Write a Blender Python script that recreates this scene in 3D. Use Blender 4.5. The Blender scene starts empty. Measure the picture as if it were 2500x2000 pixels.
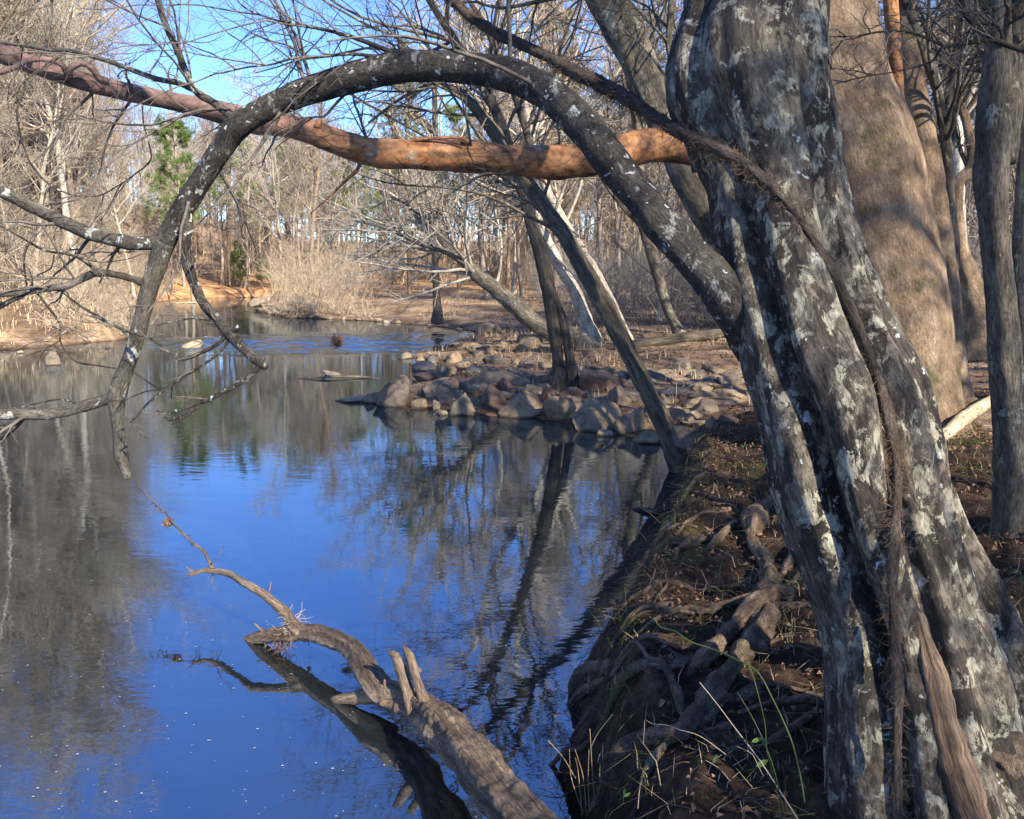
import bpy, math, random
import numpy as np
from mathutils import Vector

scn = bpy.context.scene
COL = scn.collection
# ------------------------------------------------------------------ camera
F = 2000.0                        # focal length in pixels of the 2500 x 2000 frame
TH = math.radians(9.09)
CAM = np.array([0.0, 0.0, 2.6])
RIGHT = np.array([1.0, 0, 0])
FWD = np.array([0, math.cos(TH), -math.sin(TH)])
DOWN = np.array([0, -math.sin(TH), -math.cos(TH)])
cd = bpy.data.cameras.new('camera'); cam = bpy.data.objects.new('camera', cd); COL.objects.link(cam)
cam.location = CAM; cam.rotation_euler = (math.radians(90) - TH, 0, 0)
cd.sensor_width = 36; cd.lens = 36 * F / 2500; cd.clip_start = 0.05; cd.clip_end = 3000
cd.dof.use_dof = False
scn.camera = cam
# ------------------------------------------------------------------ sky and sun
SUN_AZ, SUN_EL = math.radians(143), math.radians(34)      # clockwise from straight ahead
w = bpy.data.worlds.new('World'); scn.world = w; w.use_nodes = True
nt = w.node_tree; nt.nodes.clear()
sky = nt.nodes.new('ShaderNodeTexSky'); sky.sky_type = 'NISHITA'; sky.sun_disc = False
sky.sun_elevation = SUN_EL; sky.sun_rotation = SUN_AZ
sky.altitude = 100; sky.air_density = 1.0; sky.dust_density = 0.1; sky.ozone_density = 6.0
bg = nt.nodes.new('ShaderNodeBackground'); bg.inputs['Strength'].default_value = 0.138
wo = nt.nodes.new('ShaderNodeOutputWorld')
hs = nt.nodes.new('ShaderNodeHueSaturation'); hs.inputs['Saturation'].default_value = 1.12; hs.inputs['Hue'].default_value = 0.513
nt.links.new(sky.outputs[0], hs.inputs['Color']); nt.links.new(hs.outputs[0], bg.inputs[0]); nt.links.new(bg.outputs[0], wo.inputs[0])
sd = bpy.data.lights.new('sun', 'SUN'); sun = bpy.data.objects.new('sun', sd); COL.objects.link(sun)
sd.energy = 5.0; sd.angle = math.radians(0.5); sd.color = (1.0, 0.91, 0.77)
to_sun = Vector((math.sin(SUN_AZ) * math.cos(SUN_EL), math.cos(SUN_AZ) * math.cos(SUN_EL), math.sin(SUN_EL)))
sun.rotation_euler = to_sun.to_track_quat('Z', 'Y').to_euler()
scn.view_settings.view_transform = 'Standard'; scn.view_settings.look = 'None'
scn.view_settings.exposure = 1.36; scn.view_settings.gamma = 1.0
scn.view_settings.use_curve_mapping = False
scn.cycles.max_bounces = 6; scn.cycles.diffuse_bounces = 2; scn.cycles.glossy_bounces = 3
scn.cycles.transparent_max_bounces = 4
scn.cycles.use_denoising = True

rng = np.random.default_rng(7)
# ------------------------------------------------------------------ pixel -> place
def ray(u, v):
    return RIGHT * ((u - 1250) / F) + DOWN * ((v - 1000) / F) + FWD
def P(u, v, Y):                                   # point on the sight line at Y metres ahead
    d = ray(u, v); return CAM + d * (Y / d[1])
def W(u, v, z=0.0):                               # point on the sight line at height z
    d = ray(u, v); return CAM + d * ((z - CAM[2]) / d[2])
def depth(p): return float(np.dot(np.asarray(p) - CAM, FWD))
def px2m(p, w): return w * depth(p) / F

# ------------------------------------------------------------------ numpy noise
def _h(ix, iy, iz):
    n = (ix * 374761393 + iy * 668265263 + iz * 2147483647 + 1013904223) & 0xffffffff
    n = ((n ^ (n >> 13)) * 1274126177) & 0xffffffff
    n = ((n ^ (n >> 15)) * 2246822519) & 0xffffffff
    return ((n ^ (n >> 16)) & 0xffff) / 65535.0
def vn(p):
    p = np.asarray(p, float); i = np.floor(p).astype(np.int64); f = p - i; f = f * f * (3 - 2 * f)
    r = 0
    for a in (0, 1):
        for b in (0, 1):
            for c in (0, 1):
                wgt = (f[..., 0] if a else 1 - f[..., 0]) * (f[..., 1] if b else 1 - f[..., 1]) * (f[..., 2] if c else 1 - f[..., 2])
                r = r + wgt * _h(i[..., 0] + a, i[..., 1] + b, i[..., 2] + c)
    return r * 2 - 1
def fbm(p, o=4):
    s = 0; a = 1.0; q = np.asarray(p, float)
    for _ in range(o):
        s = s + a * vn(q); q = q * 2.03 + 17.1; a *= 0.5
    return s
def ss(a, b, x):
    t = np.clip((x - a) / (b - a), 0, 1); return t * t * (3 - 2 * t)

# ------------------------------------------------------------------ mesh helpers
def mk_mesh(name, verts, quads=None, tris=None, mat=None, smooth=True, grain=None):
    me = bpy.data.meshes.new(name)
    verts = np.asarray(verts, np.float32).reshape(-1, 3)
    nq = 0 if quads is None else len(quads); ntr = 0 if tris is None else len(tris)
    loops = []
    if nq: loops.append(np.asarray(quads, np.int32).ravel())
    if ntr: loops.append(np.asarray(tris, np.int32).ravel())
    lv = np.concatenate(loops)
    me.vertices.add(len(verts)); me.vertices.foreach_set('co', verts.ravel())
    me.loops.add(len(lv)); me.loops.foreach_set('vertex_index', lv)
    me.polygons.add(nq + ntr)
    ls = np.concatenate([np.arange(nq) * 4, nq * 4 + np.arange(ntr) * 3]).astype(np.int32)
    me.polygons.foreach_set('loop_start', ls)
    if smooth: me.polygons.foreach_set('use_smooth', np.ones(nq + ntr, bool))
    if grain is not None: at = me.attributes.new('grain', 'FLOAT_VECTOR', 'POINT'); at.data.foreach_set('vector', np.asarray(grain, np.float32).ravel())
    me.update(calc_edges=True); me.validate()
    if mat: me.materials.append(mat)
    return me
def link(name, me, parent=None, loc=None):
    o = bpy.data.objects.new(name, me); COL.objects.link(o)
    if parent is not None: o.parent = parent
    if loc is not None: o.location = loc
    return o
def tag(o, label=None, cat=None, group=None, kind=None):
    if label: o['label'] = label
    if cat: o['category'] = cat
    if group: o['group'] = group
    if kind: o['kind'] = kind
    return o
def empty(name, label, cat, group=None):
    o = bpy.data.objects.new(name, None); COL.objects.link(o); return tag(o, label, cat, group)

class Bag:                                        # gathers tubes into one mesh
    def __init__(s): s.v = []; s.q = []; s.t = []; s.g = []; s.n = 0
    def add(s, v, q=None, t=None, g=None):
        v = np.asarray(v).reshape(-1, 3); s.g.append(v if g is None else np.asarray(g).reshape(-1, 3))
        if q is not None and len(q): s.q.append(np.asarray(q) + s.n)
        if t is not None and len(t): s.t.append(np.asarray(t) + s.n)
        s.v.append(v); s.n += len(v)
    def mesh(s, name, mat, smooth=True):
        return mk_mesh(name, np.concatenate(s.v), np.concatenate(s.q) if s.q else None, np.concatenate(s.t) if s.t else None, mat, smooth, np.concatenate(s.g))
    def build(s, name, mat, parent=None, smooth=True):
        return link(name, s.mesh(name, mat, smooth), parent)

def unit(a): return a / (np.linalg.norm(a, axis=-1, keepdims=True) + 1e-12)
def tubes(bag, pts, rad, k=4):                    # pts (m,n,3), rad (m,n)
    m, n, _ = pts.shape
    tan = np.empty_like(pts); tan[:, 1:-1] = pts[:, 2:] - pts[:, :-2]; tan[:, 0] = pts[:, 1] - pts[:, 0]; tan[:, -1] = pts[:, -1] - pts[:, -2]
    tan = unit(tan)
    mean = unit(tan.mean(1))                      # (m,3)
    ref = np.where(np.abs(mean[:, 2:3]) > 0.8, np.array([[1.0, 0.2, 0]]), np.array([[0, 0.1, 1.0]]))
    a = unit(np.cross(tan, ref[:, None, :])); b = np.cross(tan, a)
    th = np.arange(k) * 2 * math.pi / k
    ring = a[:, :, None, :] * np.cos(th)[None, None, :, None] + b[:, :, None, :] * np.sin(th)[None, None, :, None]
    v = pts[:, :, None, :] + ring * rad[:, :, None, None]
    base = (np.arange(m) * n * k)[:, None, None]; i = (np.arange(n - 1) * k)[None, :, None]; j = np.arange(k)[None, None, :]; j2 = (j + 1) % k
    q = np.stack([base + i + j, base + i + j2, base + i + k + j2, base + i + k + j], -1).reshape(-1, 4)
    bag.add(v, q)
def grow(start, dr, L, n, wander, up=0.0, r=None):
    r = r or rng; m = len(start); pts = np.empty((m, n, 3)); pts[:, 0] = start; d = unit(dr); step = (L / (n - 1))[:, None]
    for i in range(1, n):
        d = unit(d + r.normal(size=(m, 3)) * wander + np.array([0, 0, up]))
        pts[:, i] = pts[:, i - 1] + d * step
    return pts
def kids(pts, rad, L, per, t0, t1, ang, lr, rr, rmin, taper=0.5, r=None):
    r = r or rng; m, n, _ = pts.shape
    t = t0 + (t1 - t0) * r.random((m, per)); x = t * (n - 1); i = np.minimum(x.astype(int), n - 2); f = (x - i)[..., None]
    mi = np.arange(m)[:, None]
    p = pts[mi, i] * (1 - f) + pts[mi, i + 1] * f
    tg = unit(pts[mi, i + 1] - pts[mi, i])
    rnd = r.normal(size=tg.shape); perp = unit(rnd - tg * (rnd * tg).sum(-1, keepdims=True))
    an = np.radians(ang) * (0.7 + 0.6 * r.random((m, per)))[..., None]
    d = tg * np.cos(an) + perp * np.sin(an)
    Lc = L[:, None] * (1 - taper * t) * lr * (0.6 + 0.7 * r.random((m, per)))
    rp = rad[mi, i] * (1 - f[..., 0]) + rad[mi, i + 1] * f[..., 0]
    return p.reshape(-1, 3), d.reshape(-1, 3), Lc.ravel(), np.maximum(rp * rr, rmin).ravel()
def taper(r0, n, end=0.3, rmin=0.0): return np.maximum(r0[:, None] * (1 + (end - 1) * np.linspace(0, 1, n)[None]), rmin)

def catmull(pts, n):
    pts = np.asarray(pts, float); m = len(pts)
    if m == 2: 
        t = np.linspace(0, 1, n)[:, None]; return pts[0] * (1 - t) + pts[1] * t
    q = np.vstack([2 * pts[0] - pts[1], pts, 2 * pts[-1] - pts[-2]])
    seg = np.linalg.norm(np.diff(pts[:, :3], axis=0), axis=1); cum = np.concatenate([[0], np.cumsum(seg)])
    s = np.linspace(0, cum[-1], n); i = np.clip(np.searchsorted(cum, s, side='right') - 1, 0, m - 2); t = ((s - cum[i]) / (seg[i] + 1e-9))[:, None]
    p0, p1, p2, p3 = q[i], q[i + 1], q[i + 2], q[i + 3]
    return 0.5 * (2 * p1 + (p2 - p0) * t + (2 * p0 - 5 * p1 + 4 * p2 - p3) * t ** 2 + (3 * p1 - p0 - 3 * p2 + p3) * t ** 3)
def frames(c, ref):
    tan = np.gradient(c, axis=0); tan = unit(tan)
    a = np.empty_like(c); a[0] = unit(ref - tan[0] * np.dot(ref, tan[0]))
    for i in range(1, len(c)):
        a[i] = unit(a[i - 1] - tan[i] * np.dot(a[i - 1], tan[i]))
    return tan, a, np.cross(tan, a)
def sweep(bag, pr, k=20, step=0.03, n=None, rough=0.12, fine=0.04, freq=None, flute=0.0, nfl=5, close=True, seed=0.0, modr=None):
    """pr: rows x,y,z,r. A closed, knobbly tube along them."""
    pr = np.asarray(pr, float); L = np.linalg.norm(np.diff(pr[:, :3], axis=0), axis=1).sum()
    n = n or int(max(8, min(420, L / step)))
    c4 = catmull(pr, n); c = c4[:, :3]; r = np.maximum(c4[:, 3], 0.001)
    rm = r.mean(); fq = freq or 0.5 / rm
    tan, a, b = frames(c, np.array([0.0, -1.0, 0.1]))
    th = np.arange(k) * 2 * math.pi / k; ct, st = np.cos(th), np.sin(th)
    dirv = a[:, None, :] * ct[None, :, None] + b[:, None, :] * st[None, :, None]
    base = c[:, None, :] + dirv * r[:, None, None]
    s = np.concatenate([[0], np.cumsum(np.linalg.norm(np.diff(c, axis=0), axis=1))])
    mod = 1 + rough * fbm(base * fq + seed, 3) + fine * fbm(base * fq * 5 + seed, 3)
    if flute: mod = mod + flute * np.cos(nfl * th[None] + 1.5 * np.sin(s[:, None] * 1.3 + seed) + seed)
    if modr is not None: mod = mod + modr(s[:, None] / s[-1], th[None])
    rr = r[:, None] * mod
    v = c[:, None, :] + dirv * rr[..., None]
    i = (np.arange(n - 1) * k)[:, None]; j = np.arange(k)[None]; j2 = (j + 1) % k
    q = np.stack([i + j, i + j2, i + k + j2, i + k + j], -1).reshape(-1, 4)
    gr_ = np.stack([ct[None] * r[:, None] * np.ones_like(rr), st[None] * r[:, None] * np.ones_like(rr), s[:, None] * np.ones_like(rr)], -1).reshape(-1, 3) + seed * 0.7
    V = v.reshape(-1, 3); T = []
    if close:
        gr_ = np.vstack([gr_, gr_[0], gr_[-1]])
        V = np.vstack([V, c[0] - tan[0] * r[0] * 0.2, c[-1] + tan[-1] * r[-1] * 0.5]); e0 = len(V) - 2; e1 = e0 + 1
        T = [[e0, (x + 1) % k, x] for x in range(k)] + [[e1, (n - 1) * k + x, (n - 1) * k + (x + 1) % k] for x in range(k)]
    bag.add(V, q, np.array(T) if T else None, gr_)
    return c, r
def pp(rows):                                     # rows (u, v, Y, width px) -> x,y,z,r
    out = []
    for u, v, Y, wd in rows:
        p = P(u, v, Y); out.append([*p, px2m(p, wd) / 2])
    return np.array(out)
def pw(rows):                                     # rows (u, v, height, width px)
    out = []
    for u, v, z, wd in rows:
        p = W(u, v, z); out.append([*p, px2m(p, wd) / 2])
    return np.array(out)

# ------------------------------------------------------------------ materials
def new_mat(name):
    m = bpy.data.materials.new(name); m.use_nodes = True; t = m.node_tree
    b = t.nodes['Principled BSDF']; return m, t, b
def N(t, typ, **kw):
    n = t.nodes.new(typ)
    for k_, v_ in kw.items(): setattr(n, k_, v_)
    return n
def coord(t, scale=(1, 1, 1), kind='Object'):
    tc = N(t, 'ShaderNodeTexCoord'); mp = N(t, 'ShaderNodeMapping'); mp.inputs['Scale'].default_value = scale
    t.links.new(tc.outputs[kind], mp.inputs[0]); return mp.outputs[0]
def noise(t, vec, scale, detail=6, rough=0.6, dist=0.0):
    n = N(t, 'ShaderNodeTexNoise'); n.inputs['Scale'].default_value = scale; n.inputs['Detail'].default_value = detail
    n.inputs['Roughness'].default_value = rough; n.inputs['Distortion'].default_value = dist
    t.links.new(vec, n.inputs['Vector']); return n.outputs['Fac']
def ramp(t, fac, stops):
    r = N(t, 'ShaderNodeValToRGB'); e = r.color_ramp.elements
    while len(e) < len(stops): e.new(0.5)
    for i, (pos, c) in enumerate(stops):
        e[i].position = pos; e[i].color = (*c, 1) if not isinstance(c, (int, float)) else (c, c, c, 1)
    t.links.new(fac, r.inputs[0]); return r.outputs[0]
def mix(t, fac, a, b, mode='MIX'):
    m = N(t, 'ShaderNodeMix', data_type='RGBA', blend_type=mode)
    for s, v in ((0, fac), (6, a), (7, b)):
        if isinstance(v, (int, float)): m.inputs[s].default_value = v
        elif isinstance(v, tuple): m.inputs[s].default_value = (*v, 1)
        else: t.links.new(v, m.inputs[s])
    return m.outputs[2]
def bump(t, b, h, strength, dist):
    n = N(t, 'ShaderNodeBump'); n.inputs['Strength'].default_value = strength; n.inputs['Distance'].default_value = dist
    t.links.new(h, n.inputs['Height']); t.links.new(n.outputs[0], b.inputs['Normal'])
def bark(name, dark, mid, light, lich=None, cover=0.5, lscale=6.0, spot=None, spot_scale=9, spot_cov=0.12, scale=10, stretch=0.35, bd=0.012, moss=None, vary=False, lich2=None, fine=True, plates=None, fk=1.0):
    m, t, b = new_mat(name); v1 = coord(t); at = N(t, 'ShaderNodeAttribute', attribute_name='grain'); mpg = N(t, 'ShaderNodeMapping'); mpg.inputs['Scale'].default_value = (1, 1, stretch); t.links.new(at.outputs['Vector'], mpg.inputs[0]); v = mpg.outputs[0]
    col = ramp(t, noise(t, v, scale, 8, 0.65), [(0.3, dark), (0.52, mid), (0.72, light)])
    if lich2:
        n2 = noise(t, coord(t, (1.25, 1, 0.6)), lscale * 0.55, 12, 0.7, 0.6)
        col = mix(t, ramp(t, n2, [(0.50, 0.0), (0.525, 1.0)]), col, mix(t, ramp(t, noise(t, v1, 30, 6, 0.7), [(0.4, 0.0), (0.6, 1.0)]), lich2, tuple(x * 0.6 for x in lich2)))
    if lich:
        n1 = noise(t, coord(t, (1, 1, 0.7)), lscale, 14, 0.70, 0.5)
        lo = 0.62 - cover * 0.25
        lc = mix(t, ramp(t, noise(t, v1, 45, 4), [(0.35, 0.0), (0.65, 1.0)]), lich, tuple(x * 0.66 for x in lich))
        col = mix(t, ramp(t, n1, [(lo, 0.0), (lo + 0.02, 1.0)]), col, lc)
    if spot:
        vo = N(t, 'ShaderNodeTexVoronoi'); vo.inputs['Scale'].default_value = spot_scale
        ds = N(t, 'ShaderNodeMixRGB'); ds.inputs[0].default_value = 0.12
        nz = N(t, 'ShaderNodeTexNoise'); nz.inputs['Scale'].default_value = 22; t.links.new(v1, nz.inputs['Vector'])
        t.links.new(v1, ds.inputs[1]); t.links.new(nz.outputs['Color'], ds.inputs[2]); t.links.new(ds.outputs[0], vo.inputs['Vector'])
        sx = N(t, 'ShaderNodeSeparateColor'); t.links.new(vo.outputs['Color'], sx.inputs[0])
        ml = N(t, 'ShaderNodeMath', operation='MULTIPLY'); t.links.new(sx.outputs[0], ml.inputs[0]); ml.inputs[1].default_value = spot_cov * 3.0
        lt = N(t, 'ShaderNodeMath', operation='LESS_THAN'); t.links.new(vo.outputs['Distance'], lt.inputs[0]); t.links.new(ml.outputs[0], lt.inputs[1])
        col = mix(t, lt.outputs[0], col, spot)
    if moss:
        n3 = noise(t, v1, 2.2, 7, 0.6); col = mix(t, ramp(t, n3, [(0.56, 0.0), (0.66, 0.8)]), col, moss)
    hp_ = None
    if plates:
        vo2 = N(t, 'ShaderNodeTexVoronoi', feature='DISTANCE_TO_EDGE'); vo2.inputs['Scale'].default_value = plates
        mp2 = N(t, 'ShaderNodeMapping'); mp2.inputs['Scale'].default_value = (1, 1, 0.55); nz2 = N(t, 'ShaderNodeTexNoise'); nz2.inputs['Scale'].default_value = 9; nz2.inputs['Detail'].default_value = 5; t.links.new(at.outputs['Vector'], nz2.inputs['Vector'])
        mm = N(t, 'ShaderNodeMixRGB'); mm.inputs[0].default_value = 0.14; t.links.new(at.outputs['Vector'], mm.inputs[1]); t.links.new(nz2.outputs['Color'], mm.inputs[2]); t.links.new(mm.outputs[0], mp2.inputs[0]); t.links.new(mp2.outputs[0], vo2.inputs['Vector'])
        hp_ = ramp(t, vo2.outputs['Distance'], [(0.0, 0.0), (0.12, 1.0)]); col = mix(t, 1.0, col, ramp(t, vo2.outputs['Distance'], [(0.0, (0.78, 0.75, 0.73)), (0.10, (1.0, 1.0, 1.0))]), 'MULTIPLY')
    if fine:
        col = mix(t, 1.0, col, ramp(t, noise(t, v, scale * 7, 5, 0.75), [(0.38, (1 - 0.58 * fk, 1 - 0.61 * fk, 1 - 0.63 * fk)), (0.5, (0.95, 0.95, 0.95)), (0.62, (1 + 0.35 * fk,) * 3)]), 'MULTIPLY')
    if vary:
        oi = N(t, 'ShaderNodeObjectInfo'); col = mix(t, 1.0, col, ramp(t, oi.outputs['Random'], [(0.0, (0.55, 0.5, 0.46)), (0.5, (0.85, 0.8, 0.74)), (1.0, (1.1, 1.06, 1.0))]), 'MULTIPLY')
    t.links.new(col, b.inputs['Base Color']); b.inputs['Roughness'].default_value = 0.85
    b.inputs['Specular IOR Level'].default_value = 0.25
    if bd:
        h0_ = hp_
        h1 = mix(t, 0.5, noise(t, v, scale * 1.6, 10, 0.75), noise(t, v, scale * 6, 6, 0.75))
        if h0_ is not None: h1 = mix(t, 0.45, h1, h0_)
        bump(t, b, h1, 1.0, bd * 2.8)
    return m
def simple(name, c1, c2, scale=8, rough=0.9, bd=0.0, vary=0):
    m, t, b = new_mat(name); v = coord(t)
    col = ramp(t, noise(t, v, scale, 6, 0.65), [(0.32, c1), (0.68, c2)])
    if vary:
        g = N(t, 'ShaderNodeNewGeometry'); col = mix(t, 1.0, col, ramp(t, g.outputs['Random Per Island'], [(0.0, (1 - vary,) * 3), (1.0, (1 + vary,) * 3)]), 'MULTIPLY')
    t.links.new(col, b.inputs['Base Color']); b.inputs['Roughness'].default_value = rough
    b.inputs['Specular IOR Level'].default_value = 0.25
    if bd: bump(t, b, noise(t, v, scale * 4, 6, 0.7), 0.8, bd)
    return m

M = {}
M['hornbeam'] = bark('hornbeam_bark', (0.014, 0.011, 0.009), (0.05, 0.04, 0.031), (0.12, 0.098, 0.075), lich=(0.34, 0.315, 0.235), lich2=(0.16, 0.138, 0.105), cover=0.33, lscale=12, spot=(0.42, 0.41, 0.40), spot_scale=10, spot_cov=0.065, scale=9, stretch=0.3, bd=0.012)
M['arch'] = bark('arch_bark', (0.014, 0.012, 0.010), (0.045, 0.038, 0.032), (0.12, 0.105, 0.088), lich=(0.27, 0.265, 0.235), cover=0.20, lscale=14, lich2=(0.075, 0.066, 0.054), spot=(0.42, 0.44, 0.43), spot_scale=17, spot_cov=0.09, scale=14, stretch=0.6, bd=0.01)
M['arch_pale'] = bark('hanging_stem_bark', (0.03, 0.026, 0.02), (0.085, 0.075, 0.06), (0.17, 0.15, 0.125), lich=(0.4, 0.4, 0.36), cover=0.2, lscale=8, scale=16, stretch=0.4, bd=0.006)
M['twig'] = simple('twig_bark', (0.05, 0.042, 0.035), (0.17, 0.145, 0.12), 20)
M['sycamore_limb'] = None
M['syc_trunk'] = bark('sycamore_trunk_bark', (0.10, 0.065, 0.04), (0.27, 0.185, 0.115), (0.46, 0.34, 0.225), scale=6, stretch=0.55, bd=0.024, fk=0.55, moss=(0.07, 0.075, 0.02))
M['grey'] = bark('grey_bark', (0.035, 0.03, 0.022), (0.12, 0.10, 0.075), (0.25, 0.215, 0.16), lich=(0.30, 0.29, 0.23), cover=0.18, scale=14, stretch=0.25, bd=0.012)
M['ridged'] = bark('ridged_bark', (0.035, 0.028, 0.02), (0.14, 0.115, 0.08), (0.30, 0.25, 0.18), scale=16, stretch=0.14, bd=0.03)
M['darkbark'] = bark('dark_bark', (0.02, 0.016, 0.013), (0.06, 0.05, 0.04), (0.13, 0.11, 0.09), scale=16, stretch=0.2, bd=0.02)
M['pale'] = bark('pale_bark', (0.22, 0.20, 0.165), (0.45, 0.42, 0.36), (0.62, 0.59, 0.52), scale=5, stretch=0.5, bd=0.01, vary=True)
M['far'] = bark('wood_bark', (0.28, 0.24, 0.19), (0.43, 0.375, 0.30), (0.58, 0.51, 0.42), scale=4, stretch=0.3, bd=0.0, vary=True)
M['farbrown'] = bark('brown_wood_bark', (0.17, 0.13, 0.095), (0.31, 0.245, 0.18), (0.45, 0.36, 0.27), scale=4, stretch=0.3, bd=0.0, vary=True)
M['brush'] = simple('brush_stems', (0.24, 0.185, 0.125), (0.46, 0.37, 0.27), 2, vary=0.3)
M['brushgrey'] = simple('grey_brush_stems', (0.20, 0.17, 0.135), (0.38, 0.33, 0.27), 2, vary=0.3)
M['straw'] = simple('dry_grass', (0.34, 0.24, 0.13), (0.55, 0.43, 0.27), 3, vary=0.3)
M['green'] = simple('green_grass', (0.03, 0.06, 0.012), (0.09, 0.12, 0.03), 6, vary=0.4)
M['needles'] = simple('pine_needles', (0.055, 0.10, 0.02), (0.17, 0.22, 0.055), 0.8, vary=0.5)
M['leaf'] = simple('dead_leaf', (0.08, 0.044, 0.026), (0.27, 0.155, 0.09), 9, vary=0.6)
M['driftwood'] = bark('driftwood', (0.075, 0.05, 0.033), (0.25, 0.18, 0.12), (0.50, 0.38, 0.26), scale=22, stretch=0.12, bd=0.02)
M['root'] = bark('root_bark', (0.07, 0.045, 0.028), (0.21, 0.15, 0.10), (0.42, 0.32, 0.22), scale=20, stretch=0.35, bd=0.02, moss=(0.09, 0.10, 0.03))
M['deadwood'] = bark('bare_wood', (0.07, 0.045, 0.028), (0.22, 0.15, 0.10), (0.38, 0.28, 0.19), scale=22, stretch=0.08, bd=0.02)
M['palewood'] = bark('peeled_wood', (0.26, 0.19, 0.11), (0.42, 0.33, 0.20), (0.55, 0.45, 0.31), scale=10, stretch=0.3, bd=0.004)
M['vine'] = bark('vine_bark', (0.03, 0.021, 0.015), (0.095, 0.07, 0.052), (0.21, 0.17, 0.13), scale=26, stretch=0.3, bd=0.015)
M['hair'] = simple('vine_rootlets', (0.06, 0.035, 0.02), (0.19, 0.12, 0.07), 12, vary=0.4)
M['briar'] = simple('green_briar', (0.035, 0.06, 0.015), (0.08, 0.115, 0.03), 12, rough=0.5)
M['leafgreen'] = simple('green_leaf', (0.04, 0.09, 0.015), (0.09, 0.17, 0.03), 12, rough=0.5)
M['foam'] = simple('foam', (0.25, 0.29, 0.33), (0.38, 0.41, 0.45), 12)

def mat_sycamore_limb():
    m, t, b = new_mat('flaking_sycamore_bark'); v = coord(t)
    n = noise(t, coord(t, (0.8, 1.4, 1.8)), 3.2, 7, 0.6, 0.4)
    tc = N(t, 'ShaderNodeSeparateXYZ'); t.links.new(v, tc.inputs[0])
    # orange freshly flaked bark near the parent trunk, purple-grey weathered bark towards the tip
    orange = ramp(t, n, [(0.34, (0.055, 0.028, 0.02)), (0.43, (0.20, 0.10, 0.05)), (0.50, (0.34, 0.17, 0.07)), (0.56, (0.42, 0.17, 0.06)), (0.61, (0.22, 0.15, 0.10)), (0.70, (0.58, 0.42, 0.24))])
    grey = ramp(t, n, [(0.34, (0.05, 0.03, 0.026)), (0.48, (0.14, 0.085, 0.07)), (0.56, (0.22, 0.14, 0.12)), (0.62, (0.16, 0.11, 0.10)), (0.68, (0.40, 0.34, 0.31))])
    f2 = noise(t, coord(t, (1, 1, 1.5)), 11, 8, 0.7)
    orange = mix(t, 1.0, orange, ramp(t, f2, [(0.36, (0.35, 0.3, 0.28)), (0.56, (1.0, 1.0, 1.0))]), 'MULTIPLY'); grey = mix(t, 1.0, grey, ramp(t, f2, [(0.36, (0.45, 0.42, 0.42)), (0.56, (1.0, 1.0, 1.0))]), 'MULTIPLY')
    mr = N(t, 'ShaderNodeMapRange'); mr.inputs[1].default_value = -2.0; mr.inputs[2].default_value = -1.2
    t.links.new(tc.outputs[0], mr.inputs[0])
    col = mix(t, mr.outputs[0], grey, orange)
    vo = N(t, 'ShaderNodeTexVoronoi', feature='DISTANCE_TO_EDGE'); vo.inputs['Scale'].default_value = 6
    t.links.new(coord(t, (0.6, 1, 1.6)), vo.inputs['Vector'])
    crack = ramp(t, vo.outputs['Distance'], [(0.0, 0.35), (0.035, 1.0)])
    gate = mix(t, ramp(t, noise(t, v, 2.5, 3), [(0.45, 0.0), (0.6, 1.0)]), (1.0, 1.0, 1.0), crack)
    col = mix(t, 1.0, col, gate, 'MULTIPLY')
    t.links.new(col, b.inputs['Base Color']); b.inputs['Roughness'].default_value = 0.75; b.inputs['Specular IOR Level'].default_value = 0.3
    h = mix(t, 0.5, gate, noise(t, v, 30, 6)); bump(t, b, h, 0.8, 0.015)
    return m
M['sycamore_limb'] = mat_sycamore_limb()
def mat_rock(name, c):
    m, t, b = new_mat(name); v = coord(t, kind='Object')
    oi = N(t, 'ShaderNodeObjectInfo')
    n = noise(t, v, 3.0, 10, 0.72)
    col = ramp(t, n, [(0.34, tuple(x * 0.35 for x in c)), (0.5, c), (0.7, tuple(min(x * 1.45, 1) for x in c))])
    sp = ramp(t, noise(t, v, 30, 4, 0.7), [(0.55, 1.0), (0.66, 0.55)])
    col = mix(t, 1.0, col, sp, 'MULTIPLY')
    # damp, darker foot just above the water line
    g = N(t, 'ShaderNodeNewGeometry'); s = N(t, 'ShaderNodeSeparateXYZ'); t.links.new(g.outputs['Position'], s.inputs[0])
    mr = N(t, 'ShaderNodeMapRange'); mr.inputs[1].default_value = 0.015; mr.inputs[2].default_value = 0.05; t.links.new(s.outputs[2], mr.inputs[0])
    col = mix(t, mr.outputs[0], mix(t, 1.0, col, (0.35, 0.3, 0.25), 'MULTIPLY'), col)
    t.links.new(col, b.inputs['Base Color']); b.inputs['Roughness'].default_value = 0.85
    bump(t, b, noise(t, v, 7, 10, 0.75), 1.0, 0.06); return m
ROCK = [mat_rock('tan_rock', (0.24, 0.175, 0.105)), mat_rock('grey_rock', (0.17, 0.13, 0.088)), mat_rock('red_brown_rock', (0.15, 0.09, 0.06)), mat_rock('pale_rock', (0.30, 0.235, 0.155)), mat_rock('blue_grey_rock', (0.085, 0.08, 0.075))]

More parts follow.
